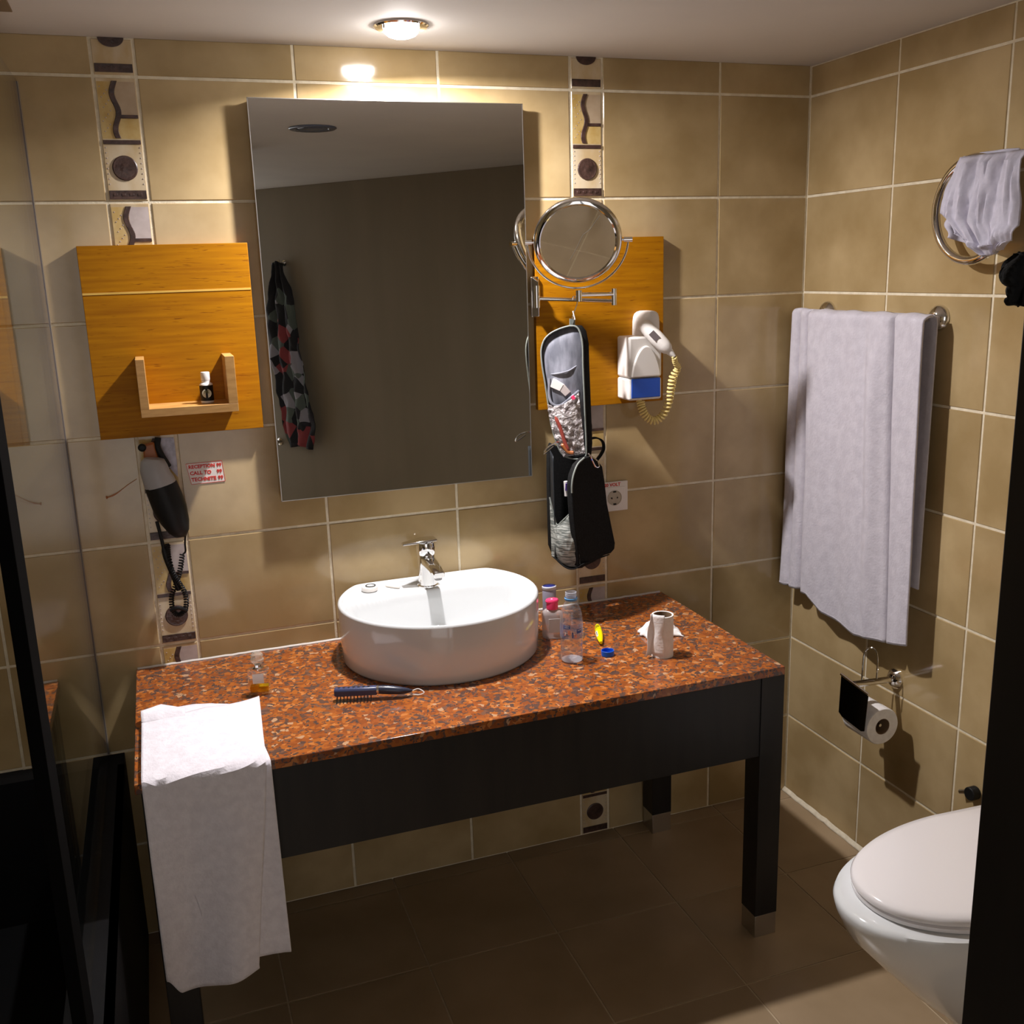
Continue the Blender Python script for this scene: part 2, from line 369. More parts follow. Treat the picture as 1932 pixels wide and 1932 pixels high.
zs = [2 - 0.25 * k for k in range(9)]
colx = [-0.2701, -0.5973, -0.6821, -1.0093, -1.3365, -1.6637, -1.7485, -2.0757, -2.4029, -2.7301]
edges = [0.0] + colx
STRIPS = [(-0.6821, -0.5973), (-1.7485, -1.6637)]
WAVE = None
def decor_tile(x0, z0, row):
    """a narrow patterned border tile 84 mm x 250 mm with raised dark figures; parts of wall_back > decor_tile > relief pieces"""
    wd = 0.0848 - GAP; h = 0.25 - GAP
    t = instance('decor_tile', tm(wd, h, DECOR), (x0 + GAP / 2, TT, z0 + GAP / 2), wb)
    ORG[t.name] = Vector((x0 + GAP / 2, TT, z0 + GAP / 2))
    o = ORG[t.name]; y = -0.0002
    def Z(f): return z0 + 0.25 * (1 - f)
    def X(f): return x0 + 0.0848 * f
    q = MB().box((X(0.06), y, Z(0.04)), (X(0.46), y + 0.001, Z(0.49))).build('ochre_panel', OCHRE, t, smooth=False)
    q = MB().box((X(0.46), y, Z(0.04)), (X(0.94), y + 0.001, Z(0.30))).build('lilac_panel', LILAC2 if row == 1 else LILAC, t, smooth=False)
    q = MB().box((X(0.46), y, Z(0.30)), (X(0.94), y + 0.001, Z(0.49))).build('ochre_panel', OCHRE, t, smooth=False)
    # wavy bar
    m = MB(); n = 22; L = []
    for i in range(n + 1):
        f = 0.035 + 0.45 * i / n; xc = X(0.44) + 0.0048 * sin(2 * pi * i / n * 1.55 + 2.6); L.append((xc, Z(f)))
    pts = [(x - 0.0052, z) for x, z in L] + [(x + 0.0052, z) for x, z in L[::-1]]
    vs = []
    for (x, z) in L:
        vs += [(x - 0.0058, y, z), (x - 0.0046, y - 0.0022, z), (x + 0.0046, y - 0.0022, z), (x + 0.0058, y, z)]
    fs = []
    for i in range(n):
        for k in range(3): fs.append((i * 4 + k, i * 4 + k + 1, i * 4 + k + 5, i * 4 + k + 4))
    fs += [(0, 1, 2, 3), (n * 4 + 3, n * 4 + 2, n * 4 + 1, n * 4)]
    m.add(vs, fs); m.build('wavy_relief', DARKB, t)
    MB().box((X(0.50), y, Z(0.300)), (X(0.945), y - 0.002, Z(0.328))).build('bar_relief', DARKB, t, bevel=0.0006)
    MB().box((X(0.06), y, Z(0.500)), (X(0.94), y - 0.002, Z(0.533))).build('bar_relief', DARKB, t, bevel=0.0006)
    c = (X(0.5), y + 0.001, Z(0.725))
    MB().lathe([(0.0255, 0), (0.0255, 0.003), (0.0235, 0.0042), (0.019, 0.0034), (0.0165, 0.0042), (0.012, 0.0034), (0.009, 0.0042), (0.002, 0.0046)], c, 28, (0, -1, 0)).build('disc_relief', DARKB, t)
    b = MB().box((X(0.06), y, Z(0.905)), (X(0.94), y - 0.0024, Z(0.975)))
    for k in range(4): b.box((X(0.16 + 0.19 * k), y - 0.0024, Z(0.93)), (X(0.26 + 0.19 * k), y - 0.0034, Z(0.95)))
    b.build('bar_relief', DARKB, t, bevel=0.0006)
    # raised dots in the lower panel
    d = MB()
    for k in range(8):
        for xx in (0.10, 0.90):
            p = (X(xx), y + 0.0005, Z(0.56 + 0.042 * k)); d.lathe([(0.0016, 0), (0.0012, 0.0012), (0.0003, 0.0016)], p, 6, (0, -1, 0))
    for k in range(14):
        p = (X(0.12 + 0.22 * ((k * 7) % 10) / 10), y + 0.0005, Z(0.08 + 0.027 * k)); d.lathe([(0.0016, 0), (0.0012, 0.0012), (0.0003, 0.0016)], p, 6, (0, -1, 0))
    d.build('raised_dots', LILAC, t)
for i in range(len(edges) - 1):
    x1, x0 = edges[i], edges[i + 1]
    wd = x1 - x0
    for k in range(9):
        if k == 0: z0, h = 2.0, ZC - 2.0
        else: z0, h = zs[k], 0.25
        if wd < 0.1:
            if k == 0:
                tt = instance('decor_tile', tm(wd - GAP, h - GAP, DECOR), (x0 + GAP / 2, TT, z0 + GAP / 2), wb)
                ORG[tt.name] = Vector((x0 + GAP / 2, TT, z0 + GAP / 2)); X = lambda f: x0 + 0.0848 * f
                MB().box((X(0.06), -0.0002, 2.008), (X(0.94), -0.0026, 2.0245)).build('bar_relief', DARKB, tt, bevel=0.0006)
                m = MB(); cx = X(0.5); cz = 2.0745
                m.prism([(cx + 0.0255 * cos(pi + pi * j / 16), 0.001, cz + 0.018 * sin(pi + pi * j / 16)) for j in range(17)], (0, -0.0035, 0)).build('disc_relief', DARKB, tt)
            else: decor_tile(x0, z0, k)
        else:
            mat = TILE if not (x1 < -2.0 and z0 < 0.45) else DTILE
            instance('wall_tile', tm(wd - GAP, h - (GAP if k else GAP / 2), mat), (x0 + GAP / 2, TT, z0 + GAP / 2), wb)
ys = [0.0, -0.3352, -0.6694, -1.0036, -1.3378, -1.672, -2.0]
for i in range(len(ys) - 1):
    wd = ys[i] - ys[i + 1]
    for k in range(9):
        z0, h = (2.0, ZC - 2.0) if k == 0 else (zs[k], 0.25)
        instance('wall_tile', tm(wd - GAP, h - GAP, TILE), (TT, ys[i] - GAP / 2, z0 + GAP / 2), wr, (0, 0, -pi / 2))
# floor tiles, about 327 mm square
ft = tile_mesh('floor_tile', 0.327 - 0.004, 0.327 - 0.004, TT, FTILE, 0.0008)
for i in range(-1, 9):
    for j in range(0, 13):
        x0 = -0.255 - 0.327 * i; y0 = -0.045 - 0.327 * j + 0.327
        xa, xb = max(x0 - 0.327, XW), min(x0, 0.0); ya, yb = y0 - 0.327, min(y0, 0.0)
        if xb - xa < 0.02 or yb - ya < 0.02: continue
        if abs((xb - xa) - 0.327) < 1e-4 and abs((yb - ya) - 0.327) < 1e-4: me = ft
        else: me = tile_mesh('floor_tile', xb - xa - 0.004, yb - ya - 0.004, TT, FTILE, 0.0008)
        instance('floor_tile', me, (xa + 0.002, ya + 0.002, -TT), fl, (-pi / 2 * 1, 0, 0)).rotation_euler = (0, 0, 0)
        o = fl.children[-1]
# the floor tile mesh lies in x-z facing -y: turn it to face up
for o in fl.children: o.rotation_euler = (-pi / 2, 0, 0); o.location.y += 0.323 if False else 0
for o in fl.children:
    # after the turn local z runs towards -y, so the anchor is the back edge
    hh = max(v.co.z for v in o.data.vertices); o.location.y += hh
tr = MB()
pts = []
tr.grid(lambda u, v: (-0.0015 - 0.010 * (1 - v) - 0.003 * fbm((0, u * 30, 0), 1), -1.35 * u, 0.001 + 0.011 * v + 0.002 * fbm((3, u * 40, 1), 1)), 60, 4)
struct(tr.build('trim_1', GROUT, solid=0.001))

# ceiling downlights
def downlight(name, x, y, lit, label):
    k = 1.0 if lit else 1.45
    t = thing(name, label, 'ceiling light', (x, y, ZC))
    MB().lathe([(0.036 * k, 0.0), (0.056 * k, 0.0), (0.0565 * k, -0.003), (0.053 * k, -0.006), (0.038 * k, -0.0045), (0.036 * k, 0.0)], (x, y, ZC), 40, caps=False).build('trim_ring', CHROME if lit else DEADB, t)
    if lit:
        MB().lathe([(0.0365, -0.001), (0.0365, -0.008), (0.034, -0.015), (0.028, -0.0205), (0.018, -0.024), (0.008, -0.0255), (0.001, -0.026)], (x, y, ZC), 32).build('bulb', BULB, t)
        for a in (0.2, pi + 0.2): MB().cyl((x + 0.037 * cos(a), y + 0.037 * sin(a), ZC - 0.003), (x + 0.037 * cos(a), y + 0.037 * sin(a), ZC - 0.010), 0.003, seg=8).build('retaining_clip', CHROME, t)
    else:
        MB().lathe([(0.055, -0.001), (0.050, -0.004), (0.03, -0.006), (0.001, -0.006)], (x, y, ZC), 28).build('bulb', DEADB, t)
downlight('ceiling_downlight', LX, LY, True, 'lit round chrome downlight in the ceiling above the wall mirror')
downlight('ceiling_downlight', -1.096, -1.342, False, 'unlit dark downlight in the ceiling, seen only in the wall mirror')
v = thing('ceiling_vent', 'brown ceiling access panel in the top left corner above the shower', 'ceiling panel', (-2.03, -0.30, ZC))
MB().box((-2.20, -0.19, ZC - 0.003), (-1.868, -0.42, ZC)).build('panel', noisy('brown_panel', (0.20, 0.14, 0.08), (0.24, 0.17, 0.1), 6, r=0.6), v, bevel=0.001)

# ------------------------------------------------------------------ mirror with its box
t = thing('wall_mirror', 'large rectangular frameless wall mirror above the basin, with a thin metal edge', 'mirror', (-1.131, 0, 1.07))
mx0, mx1, mz0, mz1 = -1.4455, -0.8162, 1.072, 1.961
MB().box((mx0 + 0.004, -0.0005, mz0 + 0.004), (mx1 - 0.004, -0.027, mz1 - 0.004)).build('backing_box', plain('mirror_backing', (0.16, 0.11, 0.07), 0.7), t, smooth=False)
MB().box((mx0 + 0.0015, -0.027, mz0 + 0.0015), (mx1 - 0.0015, -0.0318, mz1 - 0.0015)).build('mirror_glass', MIRROR, t, smooth=False)
e = MB()
for a, b in (((mx0, -0.026, mz0), (mx0 + 0.0016, -0.0322, mz1)), ((mx1 - 0.0016, -0.026, mz0), (mx1, -0.0322, mz1)), ((mx0, -0.026, mz0), (mx1, -0.0322, mz0 + 0.0016)), ((mx0, -0.026, mz1 - 0.0016), (mx1, -0.0322, mz1))): e.box(a, b)
e.build('mirror_edge', BRUSHED, t, smooth=False)

# ------------------------------------------------------------------ wooden boards and shelf
b1 = thing('shelf_board', 'square golden wood wall board with a small U-shaped shelf, left of the mirror', 'shelf', (-1.645, 0, 1.25))
MB().box((-1.821, -0.0005, 1.2485), (-1.4703, -0.02, 1.661)).build('back_board', WOOD, b1, bevel=0.0008)
s = thing
MB().box((-1.730, -0.02, 1.303), (-1.529, -0.12, 1.3205)).build('shelf_bottom', SHELFW, b1, bevel=0.0006)
MB().box((-1.730, -0.02, 1.3205), (-1.7125, -0.12, 1.4255)).build('shelf_side', SHELFW, b1, bevel=0.0006)
MB().box((-1.5485, -0.02, 1.3205), (-1.529, -0.12, 1.4225)).build('shelf_side', SHELFW, b1, bevel=0.0006)
MB().box((-1.8205, -0.0198, 1.5595), (-1.4708, -0.0209, 1.5640)).build('groove_strip', noisy('pale_veneer_line', (0.60, 0.36, 0.06), (0.68, 0.42, 0.08), 20, r=0.5), b1, smooth=False)
tag(MB().box((-0.790, -0.0005, 1.237), (-0.4375, -0.018, 1.6552)).build('wall_board', WOOD, bevel=0.0008), 'square golden wood wall board right of the mirror, behind the hairdryer unit', 'board')

def small_bottle(t, c, prof, mat): return MB().lathe(prof, c, 28).build('bottle_body', mat, t)
t = thing('toiletry_bottle', 'small black-labelled toiletry bottle with a clear white cap on the wooden shelf', 'bottle', (-1.591, -0.078, 1.3207))
cx, cy, cz = -1.5905, -0.075, 1.3207
MB().lathe([(0.0125, 0), (0.0140, 0.0015), (0.0142, 0.004), (0.0142, 0.0405), (0.0125, 0.043), (0.009, 0.045), (0.009, 0.049)], (cx, cy, cz), 28).build('bottle_body', WHITEP, t)
MB().lathe([(0.01445, 0.0055), (0.01445, 0.039)], (cx, cy, cz), 28, caps=False).build('label', BLACKP, t)
MB().lathe([(0.0092, 0.0495), (0.0096, 0.052), (0.0096, 0.066), (0.0088, 0.0675)], (cx, cy, cz), 24).build('cap', plain('frosted_cap', (0.72, 0.68, 0.64), 0.3), t)
ang = atan2(CAM.y - cy, CAM.x - cx)
dv = Vector((cos(ang), sin(ang), 0))
Mx = Matrix.Rotation(ang + pi / 2, 4, 'Z') @ RB
MB().lathe([(0.0098, 0.0), (0.0098, 0.0005)], Vector((cx, cy, cz + 0.022)) + dv * 0.0137, 24, dv).build('round_emblem', plain('cream_print', (0.62, 0.58, 0.45), 0.5), t)
text('lettering', 'ME', 0.0095, Vector((cx, cy, cz + 0.022)) + dv * 0.0146, Mx, plain('olive_print', (0.14, 0.15, 0.03), 0.5), t, align='CENTER')

# ------------------------------------------------------------------ vanity table
vt = thing('vanity_table', 'black wooden vanity table with deep apron, square legs and metal feet', 'table', (-1.12, -0.30, 0))
ap = 0.4785
MB().box((-1.795, -0.548, ap), (-0.46, -0.570, 0.6795)).build('front_apron', BLACK, vt, bevel=0.001)
MB().box((-1.790, -0.02, ap), (-1.768, -0.549, 0.6795)).build('side_apron', BLACK, vt, bevel=0.001)
MB().box((-0.472, -0.02, ap), (-0.450, -0.549, 0.6795)).build('side_apron', BLACK, vt, bevel=0.001)
MB().box((-1.77, -0.012, 0.60), (-0.46, -0.034, 0.6795)).build('back_rail', BLACK, vt, bevel=0.001)
for (lx, ly) in ((-0.478, -0.573), (-1.80, -0.573), (-0.492, -0.07), (-1.80, -0.07)):
    lg = MB().box((lx, ly, 0.058), (lx + 0.060, ly + 0.06, 0.6795)).build('leg', BLACK, vt, bevel=0.0012)
    MB().box((lx + 0.001, ly + 0.001, 0.0), (lx + 0.059, ly + 0.059, 0.058)).build('metal_foot', BRUSHED, lg, bevel=0.0008)
ct = MB().box((-1.809, -0.001, 0.68), (-0.430, -0.590, 0.70)).build('countertop', GRANITE, bevel=0.0015)
tag(ct, 'polished red-brown speckled granite countertop on the black vanity table', 'countertop')
tag(MB().grid(lambda u, v: (-1.806 + 1.37 * u, -0.0012 - 0.004 * (1 - v) + 0.0 , 0.7003 + 0.004 * v + 0.0012 * fbm((u * 60, 0, 2), 1)), 90, 3).build('sealant_bead', plain('white_sealant', (0.6, 0.55, 0.5), 0.6), solid=0.0008), 'thin white sealant bead along the countertop against the tiled wall', 'sealant')

# ------------------------------------------------------------------ basin
bs = thing('washbasin', 'white D-shaped ceramic vessel basin standing on the granite countertop', 'sink', (-1.115, -0.17, 0.70))
BC = Vector((-1.113, -0.168)); BA, BB = 0.239, 0.227; YB = -0.006
def outl(a, d=0.0, yb=YB):
    x = (BA - d) * cos(a); y = (BB - d) * sin(a)
    Y = BC.y + y; X_ = BC.x + x
    lim = yb - d
    k = 0.012
    if Y > lim - k: Y = lim - k * math.exp(-(Y - (lim - k)) / k)
    return X_, Y
NA = 180
def ring(d, z, sc=1.0, dz=None):
    out = []
    for k in range(NA):
        a = 2 * pi * k / NA; x, y = outl(a, d)
        x = BC.x + (x - BC.x) * sc; y = BC.y - 0.01 + (y - BC.y + 0.01) * sc
        out.append((x, y, z if dz is None else dz(x, y, sc)))
    return out
DZ = 0.826
def bowlz(x, y, s):
    # wall from the rim down, ledge at the back, sloping bowl in front
    wall = sstep(0.86, 1.0, s)
    b = 0.728 + 0.020 * s * s + (0.83 - 0.748) * wall ** 1.3
    k = sstep(-0.112, -0.084, y)
    dk = DZ + 0.006 * sstep(0.95, 1.0, s)
    return b * (1 - k) + dk * k
rings = [ring(0.010, 0.70), ring(0.006, 0.701), ring(0.0035, 0.706), ring(0.001, 0.76), ring(0.0, 0.834), ring(0.0012, 0.8385), ring(0.0045, 0.8405), ring(0.008, 0.8385), ring(0.0098, 0.833)]
NS = 90
for i in range(NS):
    s_ = 1 - (i / NS) ** 0.9 * 0.985
    rings.append(ring(0.0105, 0, s_, bowlz))
m = MB()
m.add([p for r in rings for p in r], [(j * NA + k, j * NA + (k + 1) % NA, (j + 1) * NA + (k + 1) % NA, (j + 1) * NA + k) for j in range(len(rings) - 1) for k in range(NA)] + [tuple(range(NA))[::-1], tuple((len(rings) - 1) * NA + k for k in range(NA))])
m.build('basin_body', CERAMIC, bs, ang=60)
MB().lathe([(0.020, 0), (0.024, 0.001), (0.024, 0.003), (0.018, 0.0045), (0.012, 0.003), (0.002, 0.0035)], (-1.135, -0.255, 0.7305), 28).build('drain', CHROME, bs)

fc = thing('basin_faucet', 'chrome single-lever mixer tap on the back ledge of the white basin', 'faucet', (-1.108, -0.055, DZ))
fx, fy = -1.109, -0.052
MB().lathe([(0.026, 0), (0.026, 0.004), (0.023, 0.006), (0.0225, 0.045), (0.0225, 0.060), (0.0215, 0.082)], (fx, fy, DZ), 32).build('faucet_body', CHROME, fc)
sp = MB()
path = [Vector((fx, fy + 0.004, 0.893)), Vector((fx + 0.001, fy - 0.03, 0.893)), Vector((fx + 0.003, fy - 0.065, 0.888)), Vector((fx + 0.005, fy - 0.098, 0.879))]
vs = []
for i, p in enumerate(path):
    hw = 0.0185 - 0.0015 * i; hh = 0.013 - 0.0018 * i
    for (a, b) in ((-1, -0.6), (-0.7, -1), (0.7, -1), (1, -0.6), (1, 0.6), (0.7, 1), (-0.7, 1), (-1, 0.6)): vs.append((p.x + a * hw, p.y, p.z + b * hh))
fs = [(i * 8 + k, i * 8 + (k + 1) % 8, (i + 1) * 8 + (k + 1) % 8, (i + 1) * 8 + k) for i in range(3) for k in range(8)] + [tuple(range(8))[::-1], tuple(24 + k for k in range(8))]
sp.add(vs, fs); spo = sp.build('spout', CHROME, fc, bevel=0.002)
MB().lathe([(0.009, 0), (0.0095, -0.005), (0.008, -0.006)], (fx + 0.005, fy - 0.086, 0.871), 18).build('aerator', GREYP, spo)
MB().lathe([(0.0215, 0.082), (0.0235, 0.086), (0.0245, 0.098), (0.0235, 0.113), (0.017, 0.1175), (0.004, 0.119)], (fx, fy, DZ), 32).build('lever_cap', CHROME, fc)
lv = MB()
lp = [(0.024, 0.0195, 0.9475), (-0.008, 0.022, 0.9475), (-0.034, 0.0165, 0.9445), (-0.060, 0.010, 0.942)]
vs = []
for dx, hw, z in lp:
    for a, b in ((-1, 0), (1, 0), (0.9, 0.0045), (-0.9, 0.0045)): vs.append((fx + dx, fy - 0.002 + a * hw, z - 0.004 + b))
fs = [(i * 4 + k, i * 4 + (k + 1) % 4, (i + 1) * 4 + (k + 1) % 4, (i + 1) * 4 + k) for i in range(3) for k in range(4)] + [(3, 2, 1, 0), (12, 13, 14, 15)]
lv.add(vs, fs).build('lever', CHROME, fc, bevel=0.001)

t = thing('round_tin', 'small round white pot with a grey printed lid on the left of the basin ledge', 'pot', (-1.252, -0.033, DZ + 0.001))
MB().lathe([(0.018, 0), (0.020, 0.002), (0.020, 0.008), (0.0185, 0.011)], (-1.252, -0.033, DZ + 0.001), 30).build('pot_body', WHITEP, t)
MB().lathe([(0.0125, 0.0108), (0.013, 0.0125), (0.011, 0.0135), (0.0095, 0.0125), (0.009, 0.0108)], (-1.249, -0.031, DZ + 0.001), 26, caps=False).build('lid_ring', plain('dark_grey_ring', (0.05, 0.06, 0.06), 0.4), t)
MB().lathe([(0.0095, 0.0105), (0.0095, 0.0120), (0.004, 0.0122)], (-1.249, -0.031, DZ + 0.001), 20).build('lid', WHITEP, t)
tag(MB().prism([(-1.213, -0.018, 0.8268), (-1.203, -0.012, 0.8268), (-1.176, -0.036, 0.8268), (-1.181, -0.050, 0.8268), (-1.190, -0.044, 0.8268)], (0, 0, 0.004)).build('soap_piece', plain('cream_soap', (0.80, 0.74, 0.66), 0.5), bevel=0.001), 'small cream wedge of soap on the basin ledge beside the tap', 'soap')

# ------------------------------------------------------------------ things on the countertop
ZT = 0.7003
t = thing('water_bottle', 'small clear plastic water bottle half full, without its cap, right of the basin', 'bottle', (-0.853, -0.362, ZT))
c = (-0.853, -0.362, ZT)
prof = [(0.018, 0.002), (0.0225, 0.0), (0.0255, 0.004), (0.0262, 0.012), (0.0255, 0.020), (0.0262, 0.028), (0.0252, 0.036), (0.0262, 0.046), (0.0262, 0.058), (0.0266, 0.060), (0.0266, 0.096), (0.0262, 0.098), (0.0258, 0.106), (0.0235, 0.120), (0.0185, 0.134), (0.0138, 0.142), (0.0128, 0.146), (0.0128, 0.148)]
MB().lathe(prof, c, 40, caps=False).build('bottle_body', PET, t)
MB().lathe([(0.0145, 0.1475), (0.0150, 0.1485), (0.0150, 0.1525), (0.0142, 0.1535)], c, 30, caps=False).build('neck_ring', plain('pale_blue_plastic', (0.10, 0.32, 0.62), 0.3), t)
nk = [(0.0128, 0.146), (0.0126, 0.156), (0.0134, 0.157), (0.0126, 0.159), (0.0134, 0.161), (0.0126, 0.163), (0.0132, 0.166), (0.0118, 0.167), (0.0115, 0.150)]
MB().lathe(nk, c, 30, caps=False).build('neck_thread', clear('milky_plastic', (0.9, 0.92, 0.95), 1.45, 0.05, 0.25, (0.75, 0.8, 0.9)), t)
MB().lathe([(0.017, 0.004), (0.0215, 0.002), (0.0245, 0.005), (0.0254, 0.012), (0.0247, 0.020), (0.0254, 0.028), (0.0245, 0.036), (0.0254, 0.046), (0.0254, 0.058), (0.0254, 0.060), (0.001, 0.060)], c, 36).build('water', WATER, t)
MB().lathe([(0.0250, 0.0035), (0.012, 0.009), (0.001, 0.006)], c, 14, caps=False).build('faceted_base', clear('base_facets', (0.9, 0.9, 0.92), 1.6, 0.08, 0.35, (0.9, 0.9, 0.95)), t)
LB = clear('label_film', (0.80, 0.84, 0.95), 1.4, 0.1, 0.18, (0.35, 0.42, 0.75))
lab = MB().lathe([(0.02675, 0.061), (0.02675, 0.095)], c, 40, caps=False).build('label', LB, t)
cc = Vector(c); a0 = atan2(CAM.y - cc.y, CAM.x - cc.x)
def on_label(name, mat, segs, parent):
    m = MB()
    for (th, z, w_, h_) in segs:
        pts = []
        n = 6
        for k in range(n + 1): pts.append((th - w_ / 2 + w_ * k / n, z - h_ / 2))
        for k in range(n + 1): pts.append((th + w_ / 2 - w_ * k / n, z + h_ / 2))
        P = [Vector((cc.x + 0.0270 * cos(a0 + q[0]), cc.y + 0.0270 * sin(a0 + q[0]), cc.z + q[1])) for q in pts]
        for k in range(n): m.add([P[k], P[k + 1], P[2 * n - k], P[2 * n + 1 - k]], [(0, 1, 2, 3)])
    return m.build(name, mat, parent)
DBL = plain('label_blue', (0.04, 0.10, 0.32), 0.4); SAL = plain('label_salmon', (0.75, 0.30, 0.22), 0.4)
on_label('blue_emblem', DBL, [(-0.42, 0.090, 0.62, 0.009), (0.72, 0.079, 0.5, 0.010), (0.10, 0.071, 0.12, 0.014)], lab)
for sg_ in ((-0.42, 0.0925, 0.5, 0.0015), (-0.42, 0.0885, 0.44, 0.0015), (0.74, 0.081, 0.4, 0.0018), (-0.55, 0.074, 0.1, 0.006)): on_label('white_print', WHITEP, [sg_], lab)
on_label('salmon_print', SAL, [(-0.2, 0.076, 0.22, 0.010), (0.36, 0.068, 0.2, 0.008), (-0.6, 0.070, 0.15, 0.003)], lab)

def flat_bottle(name, label, c, wx, wy, h, mat, capm, caph, capw, rot, inner=None, cat='bottle'):
    t = thing(name, label, cat, c); m = MB(); n = 28; prof = [(0.86, 0.0), (0.97, 0.003), (1.0, 0.01), (1.0, h * 0.80), (0.93, h * 0.90), (0.70, h * 0.97), (0.45, h)]
    vs = []
    for s_, z in prof:
        for k in range(n):
            a = 2 * pi * k / n; ca, sa = cos(a), sin(a)
            x = wx * s_ * abs(ca) ** 0.55 * (1 if ca >= 0 else -1); y = wy * s_ * abs(sa) ** 0.7 * (1 if sa >= 0 else -1)
            vs.append((c[0] + x * cos(rot) - y * sin(rot), c[1] + x * sin(rot) + y * cos(rot), c[2] + z))
    fs = [(j * n + k, j * n + (k + 1) % n, (j + 1) * n + (k + 1) % n, (j + 1) * n + k) for j in range(len(prof) - 1) for k in range(n)] + [tuple(range(n))[::-1], tuple((len(prof) - 1) * n + k for k in range(n))]
    m.add(vs, fs).build('bottle_body', mat, t)
    return t
CLOUDY = clear('cloudy_plastic', (0.85, 0.83, 0.82), 1.45, 0.08, 0.42, (0.68, 0.60, 0.58))
t = flat_bottle('travel_bottle', 'clear flat travel bottle with a bright pink flip cap, behind the water bottle', (-0.838, -0.205, ZT), 0.026, 0.015, 0.074, CLOUDY, PINK, 0.02, 0.013, -0.35)
c2 = Vector((-0.838, -0.205, ZT))
cap = MB().lathe([(0.0140, 0.0745), (0.0145, 0.077), (0.0140, 0.092)], c2, 26).build('flip_cap', PINK, t)
MB().lathe([(0.0165, 0.0925), (0.0170, 0.095), (0.0150, 0.0985), (0.006, 0.1)], c2, 26, sy=0.8).build('cap_lid', PINK, cap)
MB().lathe([(0.0025, 0), (0.0022, 0.001), (0.0008, 0.0014)], c2 + Vector((-0.002, -0.003, 0.0995)), 10).build('cap_dot', WHITEP, cap)
MB().prism([(c2.x - 0.016, c2.y - 0.016, ZT + 0.018), (c2.x + 0.012, c2.y - 0.024, ZT + 0.018), (c2.x + 0.012, c2.y - 0.024, ZT + 0.054), (c2.x - 0.016, c2.y - 0.016, ZT + 0.054)], (0.0006, 0.0016, 0)).build('label', plain('clear_grey_label', (0.42, 0.38, 0.36), 0.3), t, bevel=0.0005)
t = thing('deodorant_stick', 'grey cylindrical stick with a dark blue domed top, rearmost bottle beside the basin', 'bottle', (-0.806, -0.105, ZT))
MB().lathe([(0.0165, 0), (0.0178, 0.002), (0.018, 0.06), (0.018, 0.092), (0.0172, 0.094)], (-0.806, -0.105, ZT), 28, sy=0.8).build('stick_body', plain('lilac_grey_plastic', (0.34, 0.33, 0.42), 0.35), t)
MB().lathe([(0.0180, 0.090), (0.0190, 0.092), (0.0190, 0.098), (0.017, 0.1)], (-0.806, -0.105, ZT), 28, sy=0.8, caps=False).build('rim', plain('pale_rim', (0.62, 0.62, 0.68), 0.3), t)
MB().lathe([(0.0168, 0.096), (0.0160, 0.0985), (0.010, 0.1), (0.001, 0.1005)], (-0.806, -0.105, ZT), 28, sy=0.8).build('top', plain('deep_blue_plastic', (0.01, 0.02, 0.16), 0.25), t)

# yellow tube
t = thing('lip_tube', 'small yellow spindle-shaped tube lying on the counter behind the blue cap', 'tube', (-0.735, -0.252, ZT))
p0, p1 = Vector((-0.7135, -0.195, ZT + 0.0093)), Vector((-0.7555, -0.310, ZT + 0.0093)); d = (p1 - p0)
ts = [0, 0.03, 0.1, 0.2, 0.32, 0.44, 0.56, 0.70, 0.82, 0.9, 0.96, 1.0]; rr = [0.002, 0.0045, 0.0065, 0.0080, 0.0089, 0.0092, 0.0091, 0.0082, 0.0066, 0.0052, 0.0040, 0.0036]
MB().tube([p0 + d * x for x in ts], rr, 20).build('tube_body', YEL, t)
MB().tube([p0 + d * x for x in (0.385, 0.40)], 0.0093, 20, caps=False).build('seam', plain('olive_seam', (0.3, 0.25, 0.0), 0.4), t)
dn = d.normalized(); nr = Vector((-0.35, -0.15, 1)); nr = (nr - dn * nr.dot(dn)).normalized(); sd = dn.cross(nr)
def patch(f0, f1, a0_, a1_, R, mat, nm):
    m = MB(); m.grid(lambda u, v: p0 + d * (f0 + (f1 - f0) * v) + (nr * cos(a0_ + (a1_ - a0_) * u) + sd * sin(a0_ + (a1_ - a0_) * u)) * R(f0 + (f1 - f0) * v), 5, 4); m.build(nm, mat, t)
Rf = lambda f: 0.0095 - 0.0068 * max(0, f - 0.5) ** 1.6 * 2.0
patch(0.50, 0.76, 0.25, 0.95, Rf, LABELW, 'white_label')
patch(0.54, 0.72, 0.45, 0.62, lambda f: Rf(f) + 0.0003, BLACKP, 'black_print')
patch(0.22, 0.25, -0.6, 0.5, lambda f: 0.0090, BLACKP, 'black_print')
patch(0.30, 0.325, -0.4, 0.7, lambda f: 0.0094, BLACKP, 'black_print')
# blue bottle cap lying open side up
t = thing('bottle_cap', 'bright blue screw cap lying open side up in front of the yellow tube', 'cap', (-0.765, -0.368, ZT))
m = MB(); n = 36; vs = []
for (r, z) in [(0.0140, 0.0), (0.0148, 0.001), (0.0150, 0.0125), (0.0142, 0.0130), (0.0136, 0.0125), (0.0132, 0.002), (0.001, 0.0018)]:
    for k in range(n):
        q = r * (1 + (0.018 if (k % 2 and 0.0005 < z < 0.0128 and r > 0.0145) else 0)); a = 2 * pi * k / n; vs.append((-0.765 + q * cos(a), -0.368 + q * sin(a), ZT + z))
m.add(vs, [(j * n + k, j * n + (k + 1) % n, (j + 1) * n + (k + 1) % n, (j + 1) * n + k) for j in range(6) for k in range(n)] + [tuple(range(n))[::-1], tuple(6 * n + k for k in range(n))])
m.build('cap_shell', BLUECAP, t)

